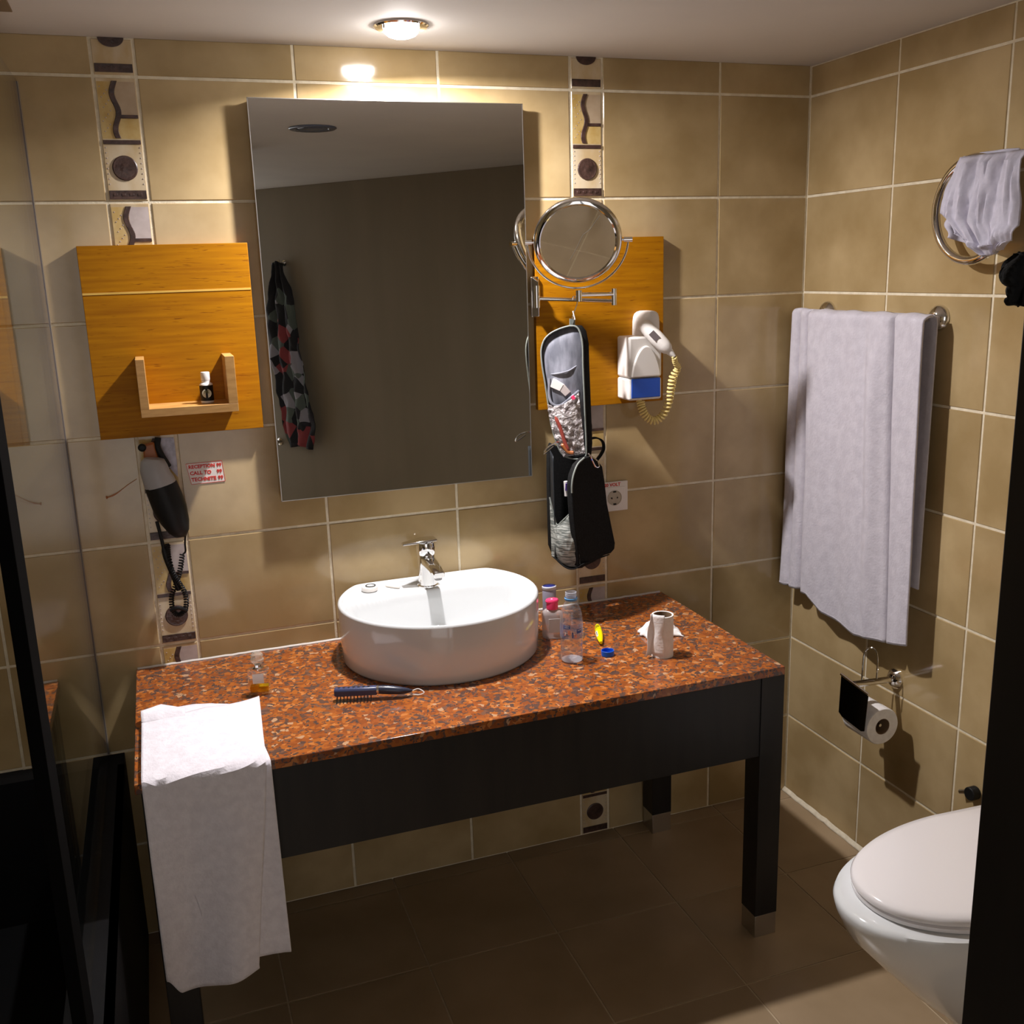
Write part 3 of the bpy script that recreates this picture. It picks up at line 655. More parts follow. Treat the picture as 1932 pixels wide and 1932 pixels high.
# toilet roll standing on the counter
t = thing('toilet_roll', 'nearly used-up white toilet roll standing upright on the counter with a loose sheet', 'toilet roll', (-0.648, -0.418, ZT))
c = Vector((-0.648, -0.418, ZT))
MB().lathe([(0.0228, 0.001), (0.0252, 0.0), (0.0254, 0.05), (0.0252, 0.100), (0.0225, 0.1002), (0.0215, 0.099), (0.0215, 0.001)], c, 40, caps=False).build('paper_roll', PAPER, t)
MB().lathe([(0.0214, 0.0005), (0.0214, 0.0995), (0.0206, 0.0997), (0.0204, 0.0005)], c, 36, caps=False).build('cardboard_core', CARD, t)
def sheet(u, v):
    a = radians(255 - 75 * 0) ; th0 = radians(250); th1 = radians(178)
    if u < 0.55:
        th = th0 + (th1 - th0) * u / 0.55; r = 0.0258
        p = Vector((cos(th) * r, sin(th) * r, 0))
    else:
        e_ = (u - 0.55) / 0.45
        p = Vector((cos(th1) * 0.0258 - 0.007 * e_, 0.0258 * sin(th1) - 0.002 * e_, 0)) + Vector((-0.013 * e_ * (1 - v), -0.004 * e_ * (1 - v), 0))
    z = 0.008 + 0.098 * v - 0.004 * u * (1 - v)
    zz = 0.0015 * sin(9 * v + 6 * u)
    return c + p + Vector((zz, -zz, min(z, 0.106)))
MB().grid(sheet, 22, 14).build('loose_sheet', PAPER, t, solid=0.0006)
tag(MB().grid(lambda u, v: (-0.588 + 0.10 * (u - 0.5) * (1 - 0.25 * abs(v - 0.5)) + 0.006 * fbm((u * 3, v * 3, 0), 1.3), -0.290 + 0.075 * (v - 0.5) + 0.008 * fbm((u * 3, v * 3, 5), 1.2),
    ZT + 0.001 + 0.042 * max(0, (sin(pi * u) * sin(pi * v))) ** 0.8 * (0.72 + 0.45 * abs(fbm((u * 3.2, v * 3.2, 9), 1.3))) + 0.004 * abs(fbm((u * 8, v * 8, 3), 1))), 40, 40).build('crumpled_tissue', PAPER, solid=0.0008),
    'crumpled white tissue heap behind the upright toilet roll', 'tissue')

# perfume bottle
t = thing('perfume_bottle', 'square clear glass perfume bottle with a little yellow perfume and glass stopper', 'perfume', (-1.551, -0.266, ZT))
c = Vector((-1.551, -0.262, ZT)); ra = radians(-12)
def rbox(m, c, hx, hy, z0, z1, ra):
    P = [c + Vector((x * cos(ra) - y * sin(ra), x * sin(ra) + y * cos(ra), 0)) for x, y in ((-hx, -hy), (hx, -hy), (hx, hy), (-hx, hy))]
    return m.add([p + Vector((0, 0, z0)) for p in P] + [p + Vector((0, 0, z1)) for p in P], [(0, 3, 2, 1), (4, 5, 6, 7), (0, 1, 5, 4), (1, 2, 6, 5), (2, 3, 7, 6), (3, 0, 4, 7)])
rbox(MB(), c, 0.0225, 0.011, 0.0, 0.060, ra).build('glass_body', PGLASS, t, smooth=False, bevel=0.003)
rbox(MB(), c, 0.0195, 0.0085, 0.006, 0.0195, ra).build('perfume_liquid', clear('amber_liquid', (0.86, 0.58, 0.06), 1.36, 0, 0.28, (0.75, 0.50, 0.01)), t, smooth=False, bevel=0.001)
fnrm = Vector((sin(ra), -cos(ra), 0))
rbox(MB(), c + fnrm * 0.0113, 0.0118, 0.0003, 0.028, 0.050, ra).build('label', LABELW, t, smooth=False)
MB().lathe([(0.012, 0.058), (0.0125, 0.0605), (0.008, 0.063), (0.0075, 0.068)], c, 20).build('collar', CHROME, t)
MB().lathe([(0.0065, 0.068), (0.009, 0.070), (0.0145, 0.076), (0.0150, 0.080), (0.011, 0.085), (0.0135, 0.088), (0.0125, 0.092), (0.006, 0.096), (0.001, 0.097)], c, 10).build('stopper', clear('stopper_glass', (0.9, 0.9, 0.88), 1.6, 0.02, 0.22, (0.75, 0.7, 0.6)), t, smooth=False)

# comb brush on the counter in front of the basin
t = thing('hot_air_brush', 'dark blue and black comb-brush with bristles lying in front of the basin', 'hairbrush', (-1.32, -0.385, ZT))
q0, q1, q2 = Vector((-1.405, -0.366, ZT + 0.020)), Vector((-1.318, -0.392, ZT + 0.020)), Vector((-1.245, -0.409, ZT + 0.012))
dd = (q1 - q0).normalized(); sdv = Vector((dd.y, -dd.x, 0))
P = []
m = MB()
for k, (p, hw, hh) in enumerate(((q0, 0.0085, 0.007), (q0 + dd * 0.004, 0.0095, 0.0085), (q1, 0.0095, 0.0085))):
    for a, b in ((-1, -1), (1, -1), (1, 0.5), (0.6, 1), (-0.6, 1), (-1, 0.5)): P.append(p + sdv * (a * hw) + Vector((0, 0, b * hh)))
m.add(P, [(j * 6 + k, j * 6 + (k + 1) % 6, (j + 1) * 6 + (k + 1) % 6, (j + 1) * 6 + k) for j in range(2) for k in range(6)] + [tuple(range(6))[::-1], tuple(12 + k for k in range(6))])
m.build('brush_head', NAVY, t, bevel=0.0015)
MB().tube([q1 - dd * 0.001, q1 + dd * 0.004], 0.0093, 18).build('silver_band', CHROME, t)
MB().tube(bez([q1 + dd * 0.003, q1 + dd * 0.03 - Vector((0, 0, 0.002)), q1 + dd * 0.055 - Vector((0, 0, 0.005)), q2], 10), [0.0090, 0.0095, 0.0097, 0.0095, 0.0090, 0.0084, 0.0075, 0.0062, 0.0045, 0.002], 16).build('handle', plain('dark_blue_grey_handle', (0.03, 0.035, 0.06), 0.25), t)
MB().tube(bez([q2 + dd * 0.0, q2 + dd * 0.014 + Vector((0, 0.003, 0.002)), q2 + dd * 0.024 + Vector((0, -0.004, -0.004)), q2 + dd * 0.012 + Vector((0, -0.006, -0.008)), q2 - dd * 0.004 - Vector((0, 0, 0.008))], 24), 0.0012, 6).build('hanging_loop', WHITEP, t)
m = MB()
for i in range(11):
    for j in range(3):
        p = q0 + dd * (0.006 + 0.0072 * i) + sdv * (0.003 * (j - 1)) - Vector((0, 0, 0.007)); e_ = p + sdv * (0.018) + Vector((0, 0, -0.0115))
        m.tube([p, e_], 0.0009, 5)
m.build('bristles', BLACKP, t)['kind'] = 'stuff'
m = MB()
for i in range(7): m.lathe([(0.003, 0), (0.0028, 0.0007), (0.0012, 0.0009)], q0 + dd * (0.010 + 0.0105 * i) + Vector((0, 0, 0.0082)), 8)
m.build('vent_holes', BLACKP, t)

# ------------------------------------------------------------------ hand towel draped over the counter front
def poly_interp(pts, v):
    n = len(pts) - 1; x = v * n; i = min(int(x), n - 1); x -= i; return Vector(pts[i]) * (1 - x) + Vector(pts[i + 1]) * x
YF = -0.602
def drape(xl, xr, top, bot, name, mat, parent, zoff=0.0, yoff=0.0, seed=0, ripple=1.0):
    """xl,xr: x of the left / right edge at (back, front edge, hem); top: back edge y (left, right); bot: hem z (left, right)"""
    nv = 80; nu = 50
    def f(u, v):
        yb = top(u); L1 = abs(yb - YF); R = 0.009; L2 = 0.7 - bot(u); s_ = v * (L1 + L2)
        if s_ < L1 - R:
            y = yb - s_; z = ZT + 0.0075 + zoff; w_ = s_ / L1
            z += 0.0035 * max(0, fbm((u * 2.2 + seed, w_ * 2, 0), 1.6)) + 0.0035 * (1 - sstep(0, 0.06, s_ / L1)) * 0.3
            x = xl[0] * (1 - w_) + xl[1] * w_ + (xr[0] * (1 - w_) + xr[1] * w_ - xl[0] * (1 - w_) - xl[1] * w_) * u
        else:
            e_ = s_ - (L1 - R); arc = R * pi / 2
            w_ = min(1, max(0, (e_ - arc) / max(L2 - arc, 0.01)))
            x = xl[1] * (1 - w_) + xl[2] * w_ + (xr[1] * (1 - w_) + xr[2] * w_ - xl[1] * (1 - w_) - xl[2] * w_) * u
            if e_ < arc:
                a = e_ / R; y = YF + R - (R + yoff) * sin(a) ; z = ZT + 0.0075 + zoff - R * (1 - cos(a))
            else:
                y = YF - yoff; z = ZT + 0.0075 + zoff - R - (e_ - arc)
                env = sstep(0, 0.35, w_) * ripple
                y += -0.010 * env * sin(u * 7.5 + 1.2 + seed) * (0.5 + 0.5 * w_) + 0.006 * env * fbm((u * 2, w_ * 2, seed), 1.2)
                y = min(y, YF + 0.001)
        return Vector((x, y, z))
    return MB().grid(f, nu, nv).build(name, mat, parent, solid=0.005)
t = thing('hand_towel', 'white hand towel folded double and hanging over the left front edge of the counter', 'towel', (-1.68, -0.6, 0.27))
drape((-1.765, -1.770, -1.70), (-1.585, -1.5665, -1.562), lambda u: -0.293 + 0.012 * sin(u * 5) - 0.03 * u ** 6, lambda u: 0.296 + 0.004 * sin(u * 4), 'towel_lower_layer', TERRY, t, zoff=-0.003, yoff=0.001, seed=4, ripple=0.3)
drape((-1.795, -1.795, -1.795), (-1.557, -1.575, -1.626), lambda u: -0.352 + 0.045 * u - 0.0 * u + 0.012 * sin(u * 6) * u, lambda u: 0.262 + 0.035 * (1 - sstep(0, 0.15, u)) - 0.010 * sin(u * 3) + 0.012 * u, 'towel_upper_layer', TERRY, t, zoff=0.004, yoff=0.009, seed=1)
MB().grid(lambda u, v: Vector((-1.795 + 0.085 * u, -0.352 + 0.07 * v * (1 - 0.9 * abs(u - 0.45)) , ZT + 0.011 + 0.016 * sin(pi * v * 0.8) * (1 - u * 0.5))), 14, 10).build('folded_corner', TERRY, t, solid=0.004)

# ------------------------------------------------------------------ bath towel on its rail, right wall
rl = thing('towel_rail', 'chrome towel rail with round wall mounts on the right wall', 'towel rail', (0, -0.33, 1.44))
RZ = 1.445
for y in (-0.115, -0.520):
    MB().lathe([(0.030, 0), (0.030, 0.004), (0.026, 0.012), (0.017, 0.019), (0.011, 0.022)], (-0.0005, y, RZ + 0.004), 30, (-1, 0, 0)).build('wall_mount', CHROME, rl)
MB().tube([(-0.0, -0.115, RZ + 0.004), (-0.035, -0.115, RZ + 0.002), (-0.042, -0.13, RZ), (-0.042, -0.505, RZ), (-0.035, -0.520, RZ + 0.002), (-0.0, -0.520, RZ + 0.004)], 0.0065, 14).build('rail', CHROME, rl)
XT = -0.052
def hem(u):
    # bottom edge of the front sheet, from photo outline; u = 0 at the corner side
    pts = [(0.0, at(1473, 1100, 0, -0.055)), (0.20, at(1528, 1120, 0, -0.055)), (0.30, at(1553, 1155, 0, -0.055)), (0.55, at(1620, 1197, 0, -0.055)), (0.78, at(1672, 1212, 0, -0.055)), (1.0, at(1716, 1218, 0, -0.055))]
    for i in range(len(pts) - 1):
        if u <= pts[i + 1][0]:
            k = (u - pts[i][0]) / (pts[i + 1][0] - pts[i][0]); k = k if 0 < i < 4 else k; return pts[i][1] * (1 - k) + pts[i + 1][1] * k
    return pts[-1][1]
yt0, yt1 = at(1499, 590, 0, -0.05).y, at(1756, 590, 0, -0.05).y
def bath(u, v):
    h = hem(u); yt = yt0 + (yt1 - yt0) * u
    wgt = v
    y = yt * (1 - wgt) + h.y * wgt; zt = RZ + 0.012
    folds = [(0.135, 0.018, 1.7), (0.05, 0.012, 0.6), (0.60, 0.03, 0.45), (0.79, 0.012, 1.1), (0.40, 0.06, 0.25)]
    dx = 0
    dx += -0.012 * sstep(0.12, 0.17, u) * (1 - 0.3 * v) - 0.006 * (1 - sstep(0.05, 0.13, u)) * v
    for (c_, w_, a_) in folds: dx += 0.015 * a_ * math.exp(-((u - c_) / w_) ** 2) * (1 if c_ != 0.6 else (1 - v * 0.5))
    dx += 0.0035 * sin(u * 17 + 1.5 * v) * (0.3 + 0.7 * v) + 0.004 * fbm((u * 4, v * 2, 0), 1)
    dx += -0.020 * math.exp(-((u - 0.70 + 0.06 * v) / 0.055) ** 2) * sstep(0.02, 0.3, v) * (1 - 0.75 * v)
    if v < 0.05:
        a = (1 - v / 0.05) * pi / 2; x = -0.042 - 0.013 * cos(a); z = RZ + 0.0125 * sin(a)
        return Vector((x + dx * (v / 0.05), y, z + 0.002 * sin(u * 30) * (1 - v / 0.05)))
    z = RZ + (h.z - RZ) * (v - 0.05) / 0.95
    return Vector((min(-0.016, -0.055 + dx), y, z))
t = thing('bath_towel', 'large white bath towel hanging in folds over the rail on the right wall', 'towel', (-0.045, -0.3, 0.7))
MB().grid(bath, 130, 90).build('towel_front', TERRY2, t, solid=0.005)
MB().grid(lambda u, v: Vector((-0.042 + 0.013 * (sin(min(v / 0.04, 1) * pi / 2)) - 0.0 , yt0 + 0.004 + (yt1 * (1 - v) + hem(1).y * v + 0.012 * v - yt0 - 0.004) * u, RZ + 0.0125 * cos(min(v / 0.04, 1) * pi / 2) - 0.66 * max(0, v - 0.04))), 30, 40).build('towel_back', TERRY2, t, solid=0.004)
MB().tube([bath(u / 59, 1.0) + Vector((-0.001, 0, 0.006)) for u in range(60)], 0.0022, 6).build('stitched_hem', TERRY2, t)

# ------------------------------------------------------------------ towel ring and cloth
rg = thing('towel_ring', 'chrome towel ring on the upper right wall', 'towel ring', (0, -0.64, 1.68))
RC = Vector((-0.045, -0.640, 1.678)); RR = 0.104
MB().tube([RC + Vector((0.0 * sin(a), RR * cos(a), RR * sin(a))) for a in [2 * pi * k / 64 for k in range(64)]], 0.0092, 14, closed=True).build('ring', CHROME, rg)
MB().lathe([(0.028, 0), (0.028, 0.004), (0.018, 0.014), (0.010, 0.020), (0.009, 0.042)], (-0.0005, -0.680, 1.682 + RR * 0.8), 28, (-1, 0, 0)).build('wall_mount', CHROME, rg)
def rag(u, v):
    # u across the ring, v down the front; gathered to a point at the bottom of the ring
    tl = at(1812, 297, 0, -0.055); tr_ = at(1940, 281, 0, -0.055)
    ml = at(1786, 402, 0, -0.062); mr = at(1936, 425, 0, -0.062)
    bl = at(1866, 484, 0, -0.055); br = at(1897, 470, 0, -0.055)
    ks = [(0, tl, tr_), (0.45, ml, mr), (0.62, at(1822, 440, 0, -0.06), at(1925, 452, 0, -0.06)), (1, bl, br)]
    for i in range(3):
        if v <= ks[i + 1][0]:
            k = (v - ks[i][0]) / (ks[i + 1][0] - ks[i][0]); k = k * k * (3 - 2 * k) if i != 0 else k
            a = ks[i][1].lerp(ks[i + 1][1], k); b = ks[i][2].lerp(ks[i + 1][2], k); break
    p = a.lerp(b, u)
    p.z -= 0.018 * sin(pi * u) * sstep(0.3, 0.7, v) * (1 - sstep(0.8, 1, v))
    uu = u + 0.25 * (u - 0.75) * v
    dx = -0.014 * abs(sin(uu * 8.5 + 1.2 * fbm((u * 2, v * 2, 7), 1) + 0.5)) - 0.012 * sin(pi * v) - 0.012 * abs(fbm((uu * 7, v * 2.2, 2), 1.2)) - 0.010 * math.exp(-((v - 0.62 - 0.1 * sin(5 * u)) / 0.05) ** 2)
    if v < 0.06: dx *= v / 0.06
    return p + Vector((dx, 0, 0))
t = thing('face_cloth', 'thin white cloth bunched through the towel ring', 'cloth', (-0.05, -0.7, 1.58))
MB().grid(rag, 60, 50).build('cloth_front', COTTON, t, solid=0.0025)
MB().grid(lambda u, v: Vector((-0.045 + 0.012 * sin(min(1, v * 6) * pi / 2) + 0.003 * sin(u * 14), -0.605 - 0.145 * u * (1 - 0.2 * v), 1.790 - 0.15 * v - 0.01 * (u - 0.5) ** 2)), 30, 20).build('cloth_back', COTTON, t, solid=0.002)
# fold standing below the ring on the left
MB().grid(lambda u, v: at(1786 + 70 * u + 4 * sin(9 * v), 398 + 50 * v + 22 * u, 0, -0.060 - 0.010 * sin(u * 8 + 2 * v) - 0.004 * v), 22, 14).build('cloth_fold', COTTON, t, solid=0.0025)

# ------------------------------------------------------------------ toilet paper holder
th = thing('paper_holder', 'chrome toilet paper holder with dark cover plate on the right wall', 'paper holder', (0, -0.45, 0.54))
HB = Vector((0, -0.452, 0.543))
MB().lathe([(0.026, 0), (0.026, 0.004), (0.020, 0.011), (0.013, 0.016)], HB + Vector((-0.0005, 0, 0)), 28, (-1, 0, 0)).build('wall_mount', CHROME, th)
AE = at(1613, 1291, 0, -0.132)
MB().tube([HB + Vector((-0.008, 0, 0)), AE + Vector((0.0, 0, 0)), AE + Vector((-0.004, 0.0, 0))], 0.0085, 16).build('arm', CHROME, th)
cp = [at(1587, 1273, 0, -0.137), at(1638, 1311, 0, -0.137), at(1630, 1380, 0, -0.137), at(1624, 1380, 0, -0.137), at(1588, 1352, 0, -0.137), at(1582, 1343, 0, -0.137)]
MB().prism(cp, (0.002, 0, 0)).build('cover_plate', plain('dark_polished_plate', (0.05, 0.045, 0.04), 0.15, metal=1), th, bevel=0.0006)
MB().tube([at(1587, 1272, 0, -0.136), at(1639, 1311, 0, -0.136)], 0.0035, 10).build('hinge_rod', CHROME, th)
up = [at(1626, 1284, 0, -0.085), at(1629, 1245, 0, -0.085), at(1633, 1228, 0, -0.083), at(1643, 1222, 0, -0.08), at(1653, 1228, 0, -0.073), at(1656, 1245, 0, -0.070), at(1654, 1280, 0, -0.070)]
MB().tube(bez(up, 40), 0.0022, 8).build('wire_loop', CHROME, th)
RNF = at(1665, 1371, 0, -0.083)
RCn = RNF + Vector((0, 0.048, 0))
MB().tube(bez([AE + Vector((0.004, 0.0, -0.002)), AE + Vector((0.012, 0.035, -0.05)), RCn + Vector((-0.01, 0.064, 0.004)), RCn + Vector((0, 0.052, 0)), RCn + Vector((0, -0.040, 0))], 24), 0.004, 10).build('roll_spindle', CHROME, th)
t = thing('paper_roll', 'full white toilet paper roll hanging in the chrome wall holder', 'toilet roll', RCn)
e0 = RCn + Vector((0, 0.048, 0))
MB().lathe([(0.021, 0), (0.046, 0), (0.048, 0.003), (0.048, 0.093), (0.046, 0.096), (0.021, 0.096)], e0, 44, (0, -1, 0), caps=False).build('paper', PAPER, t)
MB().lathe([(0.0208, 0), (0.0208, 0.0955), (0.0196, 0.0955), (0.0196, 0)], e0, 30, (0, -1, 0), caps=False).build('cardboard_core', CARD, t)

# ------------------------------------------------------------------ toilet
to = thing('toilet', 'white wall-mounted toilet with closed lid, cut off by the black door frame', 'toilet', (-0.3, -1.02, 0))
TC = -1.035
def tout(L, W, z, xb=-0.012, n=60, cy=TC, pw=2.0):
    out = []
    for k in range(n):
        a = -pi / 2 + pi * k / (n - 1)
        # front half super-ellipse, back runs straight to the wall
        out.append((xb - L * 0.42 - (L * 0.58) * abs(cos(a)) ** (2 / pw), cy + W * (1 if sin(a) > 0 else -1) * abs(sin(a)) ** (2 / 2.2), z))
    out.append((xb, cy + W * 0.93, z)); out.append((xb, cy - W * 0.93, z)); return out
def loft(rings_, capA=True, capB=True):
    n = len(rings_[0]); m = MB()
    fs = [(j * n + k, j * n + (k + 1) % n, (j + 1) * n + (k + 1) % n, (j + 1) * n + k) for j in range(len(rings_) - 1) for k in range(n)]
    if capA: fs.append(tuple(range(n))[::-1])
    if capB: fs.append(tuple((len(rings_) - 1) * n + k for k in range(n)))
    return m.add([p for r in rings_ for p in r], fs)
loft([tout(0.26, 0.085, 0.002), tout(0.27, 0.095, 0.03), tout(0.32, 0.11, 0.10), tout(0.41, 0.138, 0.18), tout(0.485, 0.160, 0.26), tout(0.548, 0.177, 0.33), tout(0.570, 0.183, 0.375), tout(0.575, 0.184, 0.395), tout(0.571, 0.182, 0.404), tout(0.558, 0.174, 0.407)]).build('bowl', CERAMIC, to, ang=55)
loft([tout(0.520, 0.168, 0.4075, -0.02), tout(0.527, 0.172, 0.410, -0.02), tout(0.528, 0.173, 0.418, -0.02), tout(0.522, 0.169, 0.421, -0.02)]).build('seat_ring', SEAT, to, ang=55)
loft([tout(0.512, 0.164, 0.4215, -0.03), tout(0.520, 0.169, 0.424, -0.03), tout(0.521, 0.170, 0.432, -0.03), tout(0.515, 0.166, 0.4385, -0.03), tout(0.49, 0.150, 0.4415, -0.035), tout(0.30, 0.09, 0.4435, -0.06)]).build('lid', SEAT, to, ang=55)
vv = thing('shutoff_valve', 'dark knob valve on the right wall behind the toilet lid', 'valve', (0, -0.74, 0.37))
MB().cyl((-0.0005, -0.740, 0.372), (-0.022, -0.740, 0.372), 0.016, seg=20).build('knob', BLACKP, vv, bevel=0.002)
MB().cyl((-0.010, -0.726, 0.368), (-0.012, -0.704, 0.358), 0.006, seg=12).build('stub', CHROME, vv)

# ------------------------------------------------------------------ shower side
sg = thing('shower_screen', 'tall clear glass shower screen standing against the tiled wall at the left', 'shower screen', (-1.895, -0.48, 0.497))
MB().box((-1.8985, -0.004, 0.50), (-1.8925, -0.93, 1.985)).build('glass_panel', GLASS, sg, smooth=False)
MB().box((-1.8995, -0.0005, 0.50), (-1.8922, -0.006, 1.985)).build('dark_seal', SEALD, sg, smooth=False)
MB().box((-1.8922, -0.0005, 0.50), (-1.8900, -0.003, 1.985)).build('silicone_seal', SEALL, sg, smooth=False)
MB().box((-1.905, -0.925, 0.497), (-1.886, -1.005, 2.0)).build('black_profile', plain('matt_black_metal', (0.004, 0.004, 0.004), 0.9, spec=0.03), sg, bevel=0.002)
tb = thing('shower_platform', 'black raised shower tub surround below the glass screen', 'bathtub', (-2.3, -0.8, 0))
BT = plain('black_tub', (0.004, 0.004, 0.0045), 0.6, spec=0.12)
MB().box((-1.872, -0.0005, 0.0), (-1.858, -1.75, 0.497)).build('side_panel', BT, tb, smooth=False)
MB().box((XW + 0.002, -0.0005, 0.0), (-1.872, -0.06, 0.497)).build('rim', BT, tb, smooth=False)
MB().box((-1.93, -0.06, 0.485), (-1.858, -1.75, 0.497)).build('rim', BT, tb, smooth=False)
MB().box((XW + 0.002, -1.69, 0.485), (-1.93, -1.75, 0.497)).build('rim', BT, tb, smooth=False)
MB().box((XW + 0.002, -1.73, 0.0), (-1.872, -1.75, 0.485)).build('end_panel', BT, tb, smooth=False)
MB().box((XW + 0.002, -0.06, 0.12), (-1.93, -1.69, 0.14)).build('tub_floor', BT, tb, smooth=False)

# ------------------------------------------------------------------ door behind the photographer (seen in the mirror) and black frame at the right
A = Vector((-1.12, -4.044, 0)); B = Vector((0.480, -2.011, 0)); dn = (B - A).normalized(); nn = Vector((-dn.y, dn.x, 0))
dr = bpy.data.objects.new('door_1', None); COL.objects.link(dr); dr.location = (A + B) / 2; ORG[dr.name] = (A + B) / 2; dr['kind'] = 'structure'
DOORP = noisy('olive_brown_door_veneer', (0.215, 0.18, 0.122), (0.24, 0.20, 0.138), 6, r=0.5, stretch=(1, 1, 0.2))
MB().prism([A, B, B + Vector((0, 0, ZC - 0.001)), A + Vector((0, 0, ZC - 0.001))], nn * -0.038).build('door_leaf', DOORP, dr, smooth=False)
kp = A + dn * 0.172
kb = MB().lathe([(0.022, 0), (0.022, 0.006), (0.010, 0.012), (0.010, 0.03), (0.024, 0.038), (0.028, 0.05), (0.022, 0.062), (0.004, 0.066)], kp + Vector((0, 0, 0.598)), 26, nn).build('door_knob', CHROME, dr)
hkp = A + dn * 0.33 + Vector((0, 0, 1.655))
hk = MB().tube([hkp + nn * 0.001, hkp + nn * 0.045, hkp + nn * 0.05 + Vector((0, 0, 0.02))], 0.007, 12); hk.lathe([(0.018, 0), (0.016, 0.006)], hkp, 20, nn)
hk.build('coat_hook', CHROME, dr)
def fl_cloth(u, v):
    w_ = 0.07 + 0.13 * sstep(0, 0.25, v) + 0.08 * v - 0.08 * sstep(0.88, 1, v)
    sx = (u - 0.5) * w_ + 0.07 * sstep(0.3, 0.9, v) - 0.015
    dpt = 0.030 + 0.030 * abs(sin(u * 9 + 3 * v)) + 0.018 * fbm((u * 4, v * 9, 0), 1.2)
    return hkp + dn * sx + nn * dpt + Vector((0, 0, 0.015 - 1.08 * v - 0.03 * abs(u - 0.5)))
tag(MB().grid(fl_cloth, 40, 70).build('floral_garment', FLORAL, solid=0.004), 'dark floral print garment hanging from the door hook, seen in the wall mirror', 'garment')
fr = bpy.data.objects.new('door_2', None); COL.objects.link(fr); fr.location = (-1.27, -2.02, 0); ORG[fr.name] = Vector(fr.location); fr['kind'] = 'structure'
jx = at(1895, 1000, 1, -2.0).x
MB().box((jx, -2.0, 0.0), (jx + 0.042, -2.045, ZC - 0.002)).build('door_jamb', BLACK, fr, bevel=0.001)
def bgar(u, v):
    px = (1898 + 5 * sin(v * 9 + 1) - 5 * math.exp(-((v - 0.35) / 0.18) ** 2) + 16 * (1 - sstep(0, 0.22, v)) + 9 * math.exp(-((v - 0.62) / 0.05) ** 2) + 10 * sstep(0.93, 1, v)) 
    px = px + (1936 - px) * u
    return at(px, 478 + 98 * v, 1, -1.995 + 0.004 * sin(6 * u + 5 * v) - 0.004 * sin(pi * v))
tag(MB().grid(bgar, 14, 40).build('black_garment', BAGB, solid=0.003), 'black garment hanging on the dark door frame at the right', 'garment')

# ------------------------------------------------------------------ magnifying mirror on its swing arm
mm = thing('shaving_mirror', 'round chrome magnifying mirror on a folding wall arm beside the big mirror', 'mirror', (-0.79, -0.03, 1.52))
MB().box((-0.8055, -0.0185, 1.469), (-0.7835, -0.027, 1.567)).build('wall_bracket', CHROME, mm, bevel=0.003)
MB().cyl((-0.7945, -0.036, 1.492), (-0.7945, -0.036, 1.545), 0.009, seg=18).build('pivot', CHROME, mm)
elb = Vector((-0.6085, -0.082, 1.505)); piv = Vector((-0.7945, -0.036, 1.514))
MB().cyl(piv, elb + Vector((0, 0, -0.003)), 0.0052, seg=14).build('lower_arm', CHROME, mm)
MB().cyl(elb + Vector((0, 0, -0.013)), elb + Vector((0, 0, 0.027)), 0.0075, seg=16).build('elbow_joint', CHROME, mm)
MC = Vector((-0.7225, -0.128, 1.6455)); jt = Vector((-0.7190, -0.122, 1.518))
MB().cyl(elb + Vector((0, 0, 0.014)), jt + Vector((0, 0, 0.004)), 0.0052, seg=14).build('upper_arm', CHROME, mm)
MB().cyl(jt + Vector((0, 0, -0.012)), jt + Vector((0, 0, 0.014)), 0.0078, seg=16).build('yoke_joint', CHROME, mm)
face = (CAM - MC); face.z = 0; face.normalize(); face = (Matrix.Rotation(radians(2), 3, 'Z') @ face); sdv = Vector((-face.y, face.x, 0)).normalized()
if sdv.x < 0: sdv = -sdv
face = (face + Vector((0, 0, -0.42))).normalized()
upv = face.cross(sdv); upv = upv if upv.z > 0 else -upv
RM = 0.1015; RF = 0.118
yk = [MC + sdv * (RF * cos(a)) + upv * (RF * sin(a)) for a in [pi + pi * k / 40 for k in range(41)]]
MB().tube([MC + sdv * -0.098, MC - sdv * RF - Vector((0, 0, 0.0))] + yk[1:-1] + [MC + sdv * RF, MC + sdv * 0.098], 0.0028, 10).build('yoke', CHROME, mm)
MB().cyl(MC - sdv * 0.108, MC - sdv * 0.124, 0.006, seg=12).build('yoke_knob', CHROME, mm)
MB().cyl(MC + sdv * 0.108, MC + sdv * 0.128, 0.006, seg=12).build('yoke_knob', CHROME, mm)
MB().lathe([(0.088, 0.0075), (0.091, 0.0098), (0.098, 0.0088), (0.103, 0.005), (0.1045, 0), (0.103, -0.005), (0.098, -0.0088), (0.091, -0.0098), (0.088, -0.0075)], MC, 56, face, caps=False).build('rim', CHROME, mm)
MB().lathe([(0.0885, 0.0070), (0.0885, -0.0070)], MC, 56, face).build('mirror_disc', MIRROR2, mm)
cr = MB(); c0 = MC + face * 0.0073
cr.tube([c0 + sdv * 0.050 + upv * 0.062, c0 + sdv * 0.028 + upv * 0.030, c0 + sdv * 0.012 + upv * 0.018, c0 - sdv * 0.006 - upv * 0.020, c0 - sdv * 0.020 - upv * 0.045], 0.0005, 4)
cr.build('scratch', plain('scratch_grey', (0.05, 0.045, 0.035), 0.8), mm)

